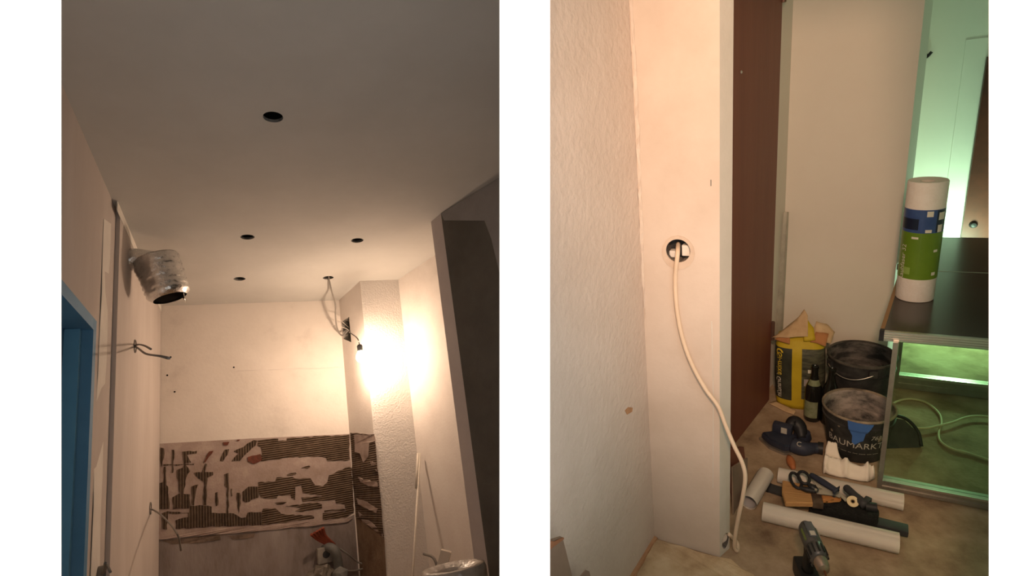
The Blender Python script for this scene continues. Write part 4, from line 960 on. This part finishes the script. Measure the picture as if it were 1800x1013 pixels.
# ---- dark board scraps between pier and rolls
a, b = F(1287, 905), F(1312, 858)
t = thing('sheet_offcut', 'greyish sheet offcut leaning behind the plastered wall end', 'offcut', a)
q = [a, b, b+V((.02, .05, .10)), a+V((.02, .06, .16))]
part('sheet', panel_bm([p-a for p in q], [], V((.004, -.003, 0))), M['card'], t)
q = [a+V((.03, .08, 0)), b+V((.03, .09, 0)), b+V((.03, .12, .10)), a+V((.02, .12, .20))]
t = thing('brown_offcut', 'dark brown board offcut leaning behind the grey sheet offcut', 'offcut', q[0])
part('board', panel_bm([p-q[0] for p in q], [], V((.008, -.006, 0))), M['brown'], t)
# ---- glass sided table
TZ = .60
tf = F(1541, 860); tr = F(1580, 684)
aT = (F(1738, 899)-tf).normalized(); bT = (tr-tf); DT = bT.length; bT = bT.normalized()
t = thing('glass_sided_table', 'dark topped table on aluminium framed glass panels', 'table', tf)
WT = .72
def TP(u_, v_, z): return aT*u_+bT*v_+V((0, 0, z))
f0 = F(1546, 583, TZ+.025)-tf; f0.z = 0
uv = lambda p: ((p.x*bT.y-p.y*bT.x)/(aT.x*bT.y-aT.y*bT.x), (aT.x*p.y-aT.y*p.x)/(aT.x*bT.y-aT.y*bT.x))
u0, v0 = uv(f0)
rr = F(1655, 417, TZ+.025)-tf; u1, v1 = uv(rr); se = F(1650, 477, TZ+.025)-tf; us, vs_ = uv(se)
def slab(u_0, u_1, v_0, v_1, z0, z1): return panel_bm([TP(u_0, v_0, z0), TP(u_1, v_0, z0), TP(u_1, v_1, z0), TP(u_0, v_1, z0)], [], V((0, 0, z1-z0)))
part('top_board', slab(u0+.012, WT, v0+.012, vs_-.003, TZ, TZ+.025), M['ttop'], t)
part('top_board', slab(u0+.012, WT, vs_+.003, v1, TZ, TZ+.025), M['ttop'], t)
part('seam_strip', slab(u0+.012, WT, vs_-.003, vs_+.003, TZ+.004, TZ+.0256), M['rod'], t)
part('wood_edge', slab(u0, u0+.012, v0+.02, v1, TZ-.004, TZ+.0255), M['tedge'], t)
edge = part('edge_trim', slab(u0+.014, WT, v0, v0+.012, TZ-.008, TZ+.027), M['alu'], t)
for k in range(3): part('trim_groove', slab(u0+.014, WT, v0-.0006, v0+.001, TZ+.001+.0085*k, TZ+.003+.0085*k), M['alud'], edge)
part('corner_cap', slab(u0, u0+.014, v0-.001, v0+.02, TZ-.009, TZ+.028), M['blackp'], t)
def framep(v_0, m, hr, u_0, u_1):
    part('stile', slab(u_0, u_0+.015, v_0, v_0+.03, 0, TZ-.004), m, t); part('stile', slab(u_1-.022, u_1, v_0, v_0+.03, 0, TZ-.004), m, t)
    part('bottom_rail', slab(u_0+.015, u_1-.022, v_0, v_0+.03, .004, hr), m, t)
    part('rail_lip', slab(u_0+.015, u_1-.022, v_0-.004, v_0, .010, hr*.45), m, t)
    part('rail_lip', slab(u_0+.015, u_1-.022, v_0-.004, v_0, hr*.82, hr), M['alu'], t)
    part('glass_pane', slab(u_0+.015, u_1-.022, v_0+.013, v_0+.017, hr, TZ-.004), M['pane'], t)
framep(0, M['alud'], .045, 0, WT-.03)
uR, vR = uv(tr-tf); uR1, _x = uv(F(1737, 706)-tf)
framep(vR, M['alud'], .075, uR-.02, uR1+.012)
# ---- wallpaper roll on the table
Pb = F(1607, 522, TZ+.0265); hR = height_for(V((Pb.x, Pb.y, TZ+.0265)), 314)
# height measured from the table top
lo, hi = .1, 1.2
for _ in range(40):
    m_ = (lo+hi)/2
    if proj(Pb+V((0, 0, m_))).y > 316: lo = m_
    else: hi = m_
hR = lo; rR = .060
t = thing('wallpaper_roll', 'upright white wallpaper roll with blue and green label on the table', 'roll', Pb, facing(Pb))
bm = bmesh.new(); lathe(bm, [(.022, 0), (rR-.002, 0), (rR, .003), (rR, hR-.004), (rR-.002, hR), (rR*.85, hR-.001), (rR*.6, hR-.004), (.022, hR-.004), (.022, 0)], 40); part('rolled_paper', bm, M['wpaper'], t, True, .7)
def rlab(s0, s1, a0, a1, m, off=.0008, name='label'):
    bm = bmesh.new(); g = [[bm.verts.new(((rR+off)*math.sin(a0+(a1-a0)*k/32), -(rR+off)*math.cos(a0+(a1-a0)*k/32), s*hR)) for k in range(33)] for s in (s0, s1)]
    for k in range(32): bm.faces.new((g[0][k], g[0][k+1], g[1][k+1], g[1][k]))
    return part(name, bm, m, t, True)
rlab(.20, .595, 0, 2*PI, M['lgreen'], name='green_label'); rlab(.595, .785, 0, 2*PI, M['lblue'], name='blue_label')
rlab(.62, .71, D2(-75), D2(-12), M['lnavy'], .0012, 'label_mark'); rlab(.60, .78, D2(38), D2(75), M['lnavy'], .0012, 'label_mark')
for s0, s1, a0, a1 in ((.73, .775, 8, 26), (.60, .625, 8, 26), (.70, .76, 44, 68), (.60, .66, 44, 62), (.545, .562, -28, -8), (.235, .262, 42, 56), (.435, .455, 40, 54)):
    rlab(s0, s1, D2(a0), D2(a1), M['printw'], .0016, 'label_mark')
rlab(.24, .30, D2(-45), D2(-22), mat('label_pale_green', sr(136, 164, 80), rough=.4), .0014, 'label_mark')
part('lettering', text_bm('Rauhfaser 32', .026, lambda x_, y_: V(((rR+.0018)*math.sin(D2(-50)-y_/rR), -(rR+.0018)*math.cos(D2(-50)-y_/rR), hR*.335+x_))), M['printw'], t)
# ---- floor cables under the table
def z7(pts): return [(1540+x_/2.98, 560+y_/2.98) for x_, y_ in pts]
def fcable(pts, label, z=.006):
    P = [F(u, v, z) for u, v in z7(pts)]; t = thing('floor_cable', label, 'cable', P[0]); bm = bmesh.new(); tube(bm, [p-P[0] for p in P], .0048, 8, 5); part('sheath', bm, M['floorcable'], t, True)
fcable([(70, 470), (100, 440), (170, 422), (255, 438), (325, 492), (343, 545), (328, 600), (338, 645), (395, 683), (480, 706), (600, 745), (700, 770)], 'looped pale cable running out below the front glass panel')
fcable([(150, 566), (190, 573), (265, 575), (330, 562), (400, 545), (465, 521), (530, 512), (610, 520), (720, 545)], 'pale cable crossing the looped cable under the table', .015)
# ---- black dustpan behind the glass
dp = F(1582, 788); t = thing('dustpan', 'black dustpan standing on edge behind the table glass by the taped bucket', 'dustpan', dp, facing(dp)+.5)
bm = bmesh.new(); prism(bm, [(-.05, 0), (.075, 0), (.07, .06), (.03, .11), (-.05, .13)], 0, .003, mx=Matrix.Rotation(D2(62), 4, 'X')); part('pan', bm, M['dpan'], t)
bm = bmesh.new(); tube(bm, [V((.078, 0, .006)), V((.073, .03, .058)), V((.032, .054, .104)), V((-.05, .064, .122))], .007, 8); part('raised_edge', bm, M['blackp'], t, True)
bm = bmesh.new(); tube(bm, [V((-.02, .05, .10)), V((-.01, .10, .14)), V((.0, .14, .15))], .009, 8); part('handle', bm, M['blackp'], t, True)
# ---- hooks on the far wall and wall end
for (u, v, lab) in ((1624, 99, 'small black hook high on the green lit wall'),):
    c = hit(u, v, *HP_F); t = thing('wall_hook', lab, 'hook', c)
    n_ = -HP_F[1]
    bm = bmesh.new(); tube(bm, [V((0, 0, .02)), n_*.012+V((0, 0, .012)), n_*.02, n_*.012+A_*.012+V((0, 0, -.004)), n_*.012+A_*.03+V((0, 0, .018))], .007, 8); part('hook', bm, M['blackp'], t, True)
    bm = bmesh.new(); lathe(bm, [(0, .006), (.016, .006), (.018, 0)], 12, mx=V((0, 0, 1)).rotation_difference(n_).to_matrix().to_4x4()); part('plate', bm, M['blackp'], t)
for u, v, lab in ((1583, 438, 'upper dark hinge pin on the end of the beige wall'), (1577.5, 469, 'lower dark hinge pin on the end of the beige wall')):
    c = hit(u, v, h6+rev*.02, V((-rev.y, rev.x, 0))); t = thing('hinge_pin', lab, 'hinge', c)
    bm = bmesh.new(); lathe(bm, [(0, -.012), (.006, -.012), (.006, .012), (0, .012)], 10); part('pin', bm, M['blackp'], t, True, .6)
    bm = bmesh.new(); box(bm, -.010, .002, -.003, .003, -.010, .010); part('leaf', bm, M['blackp'], t)
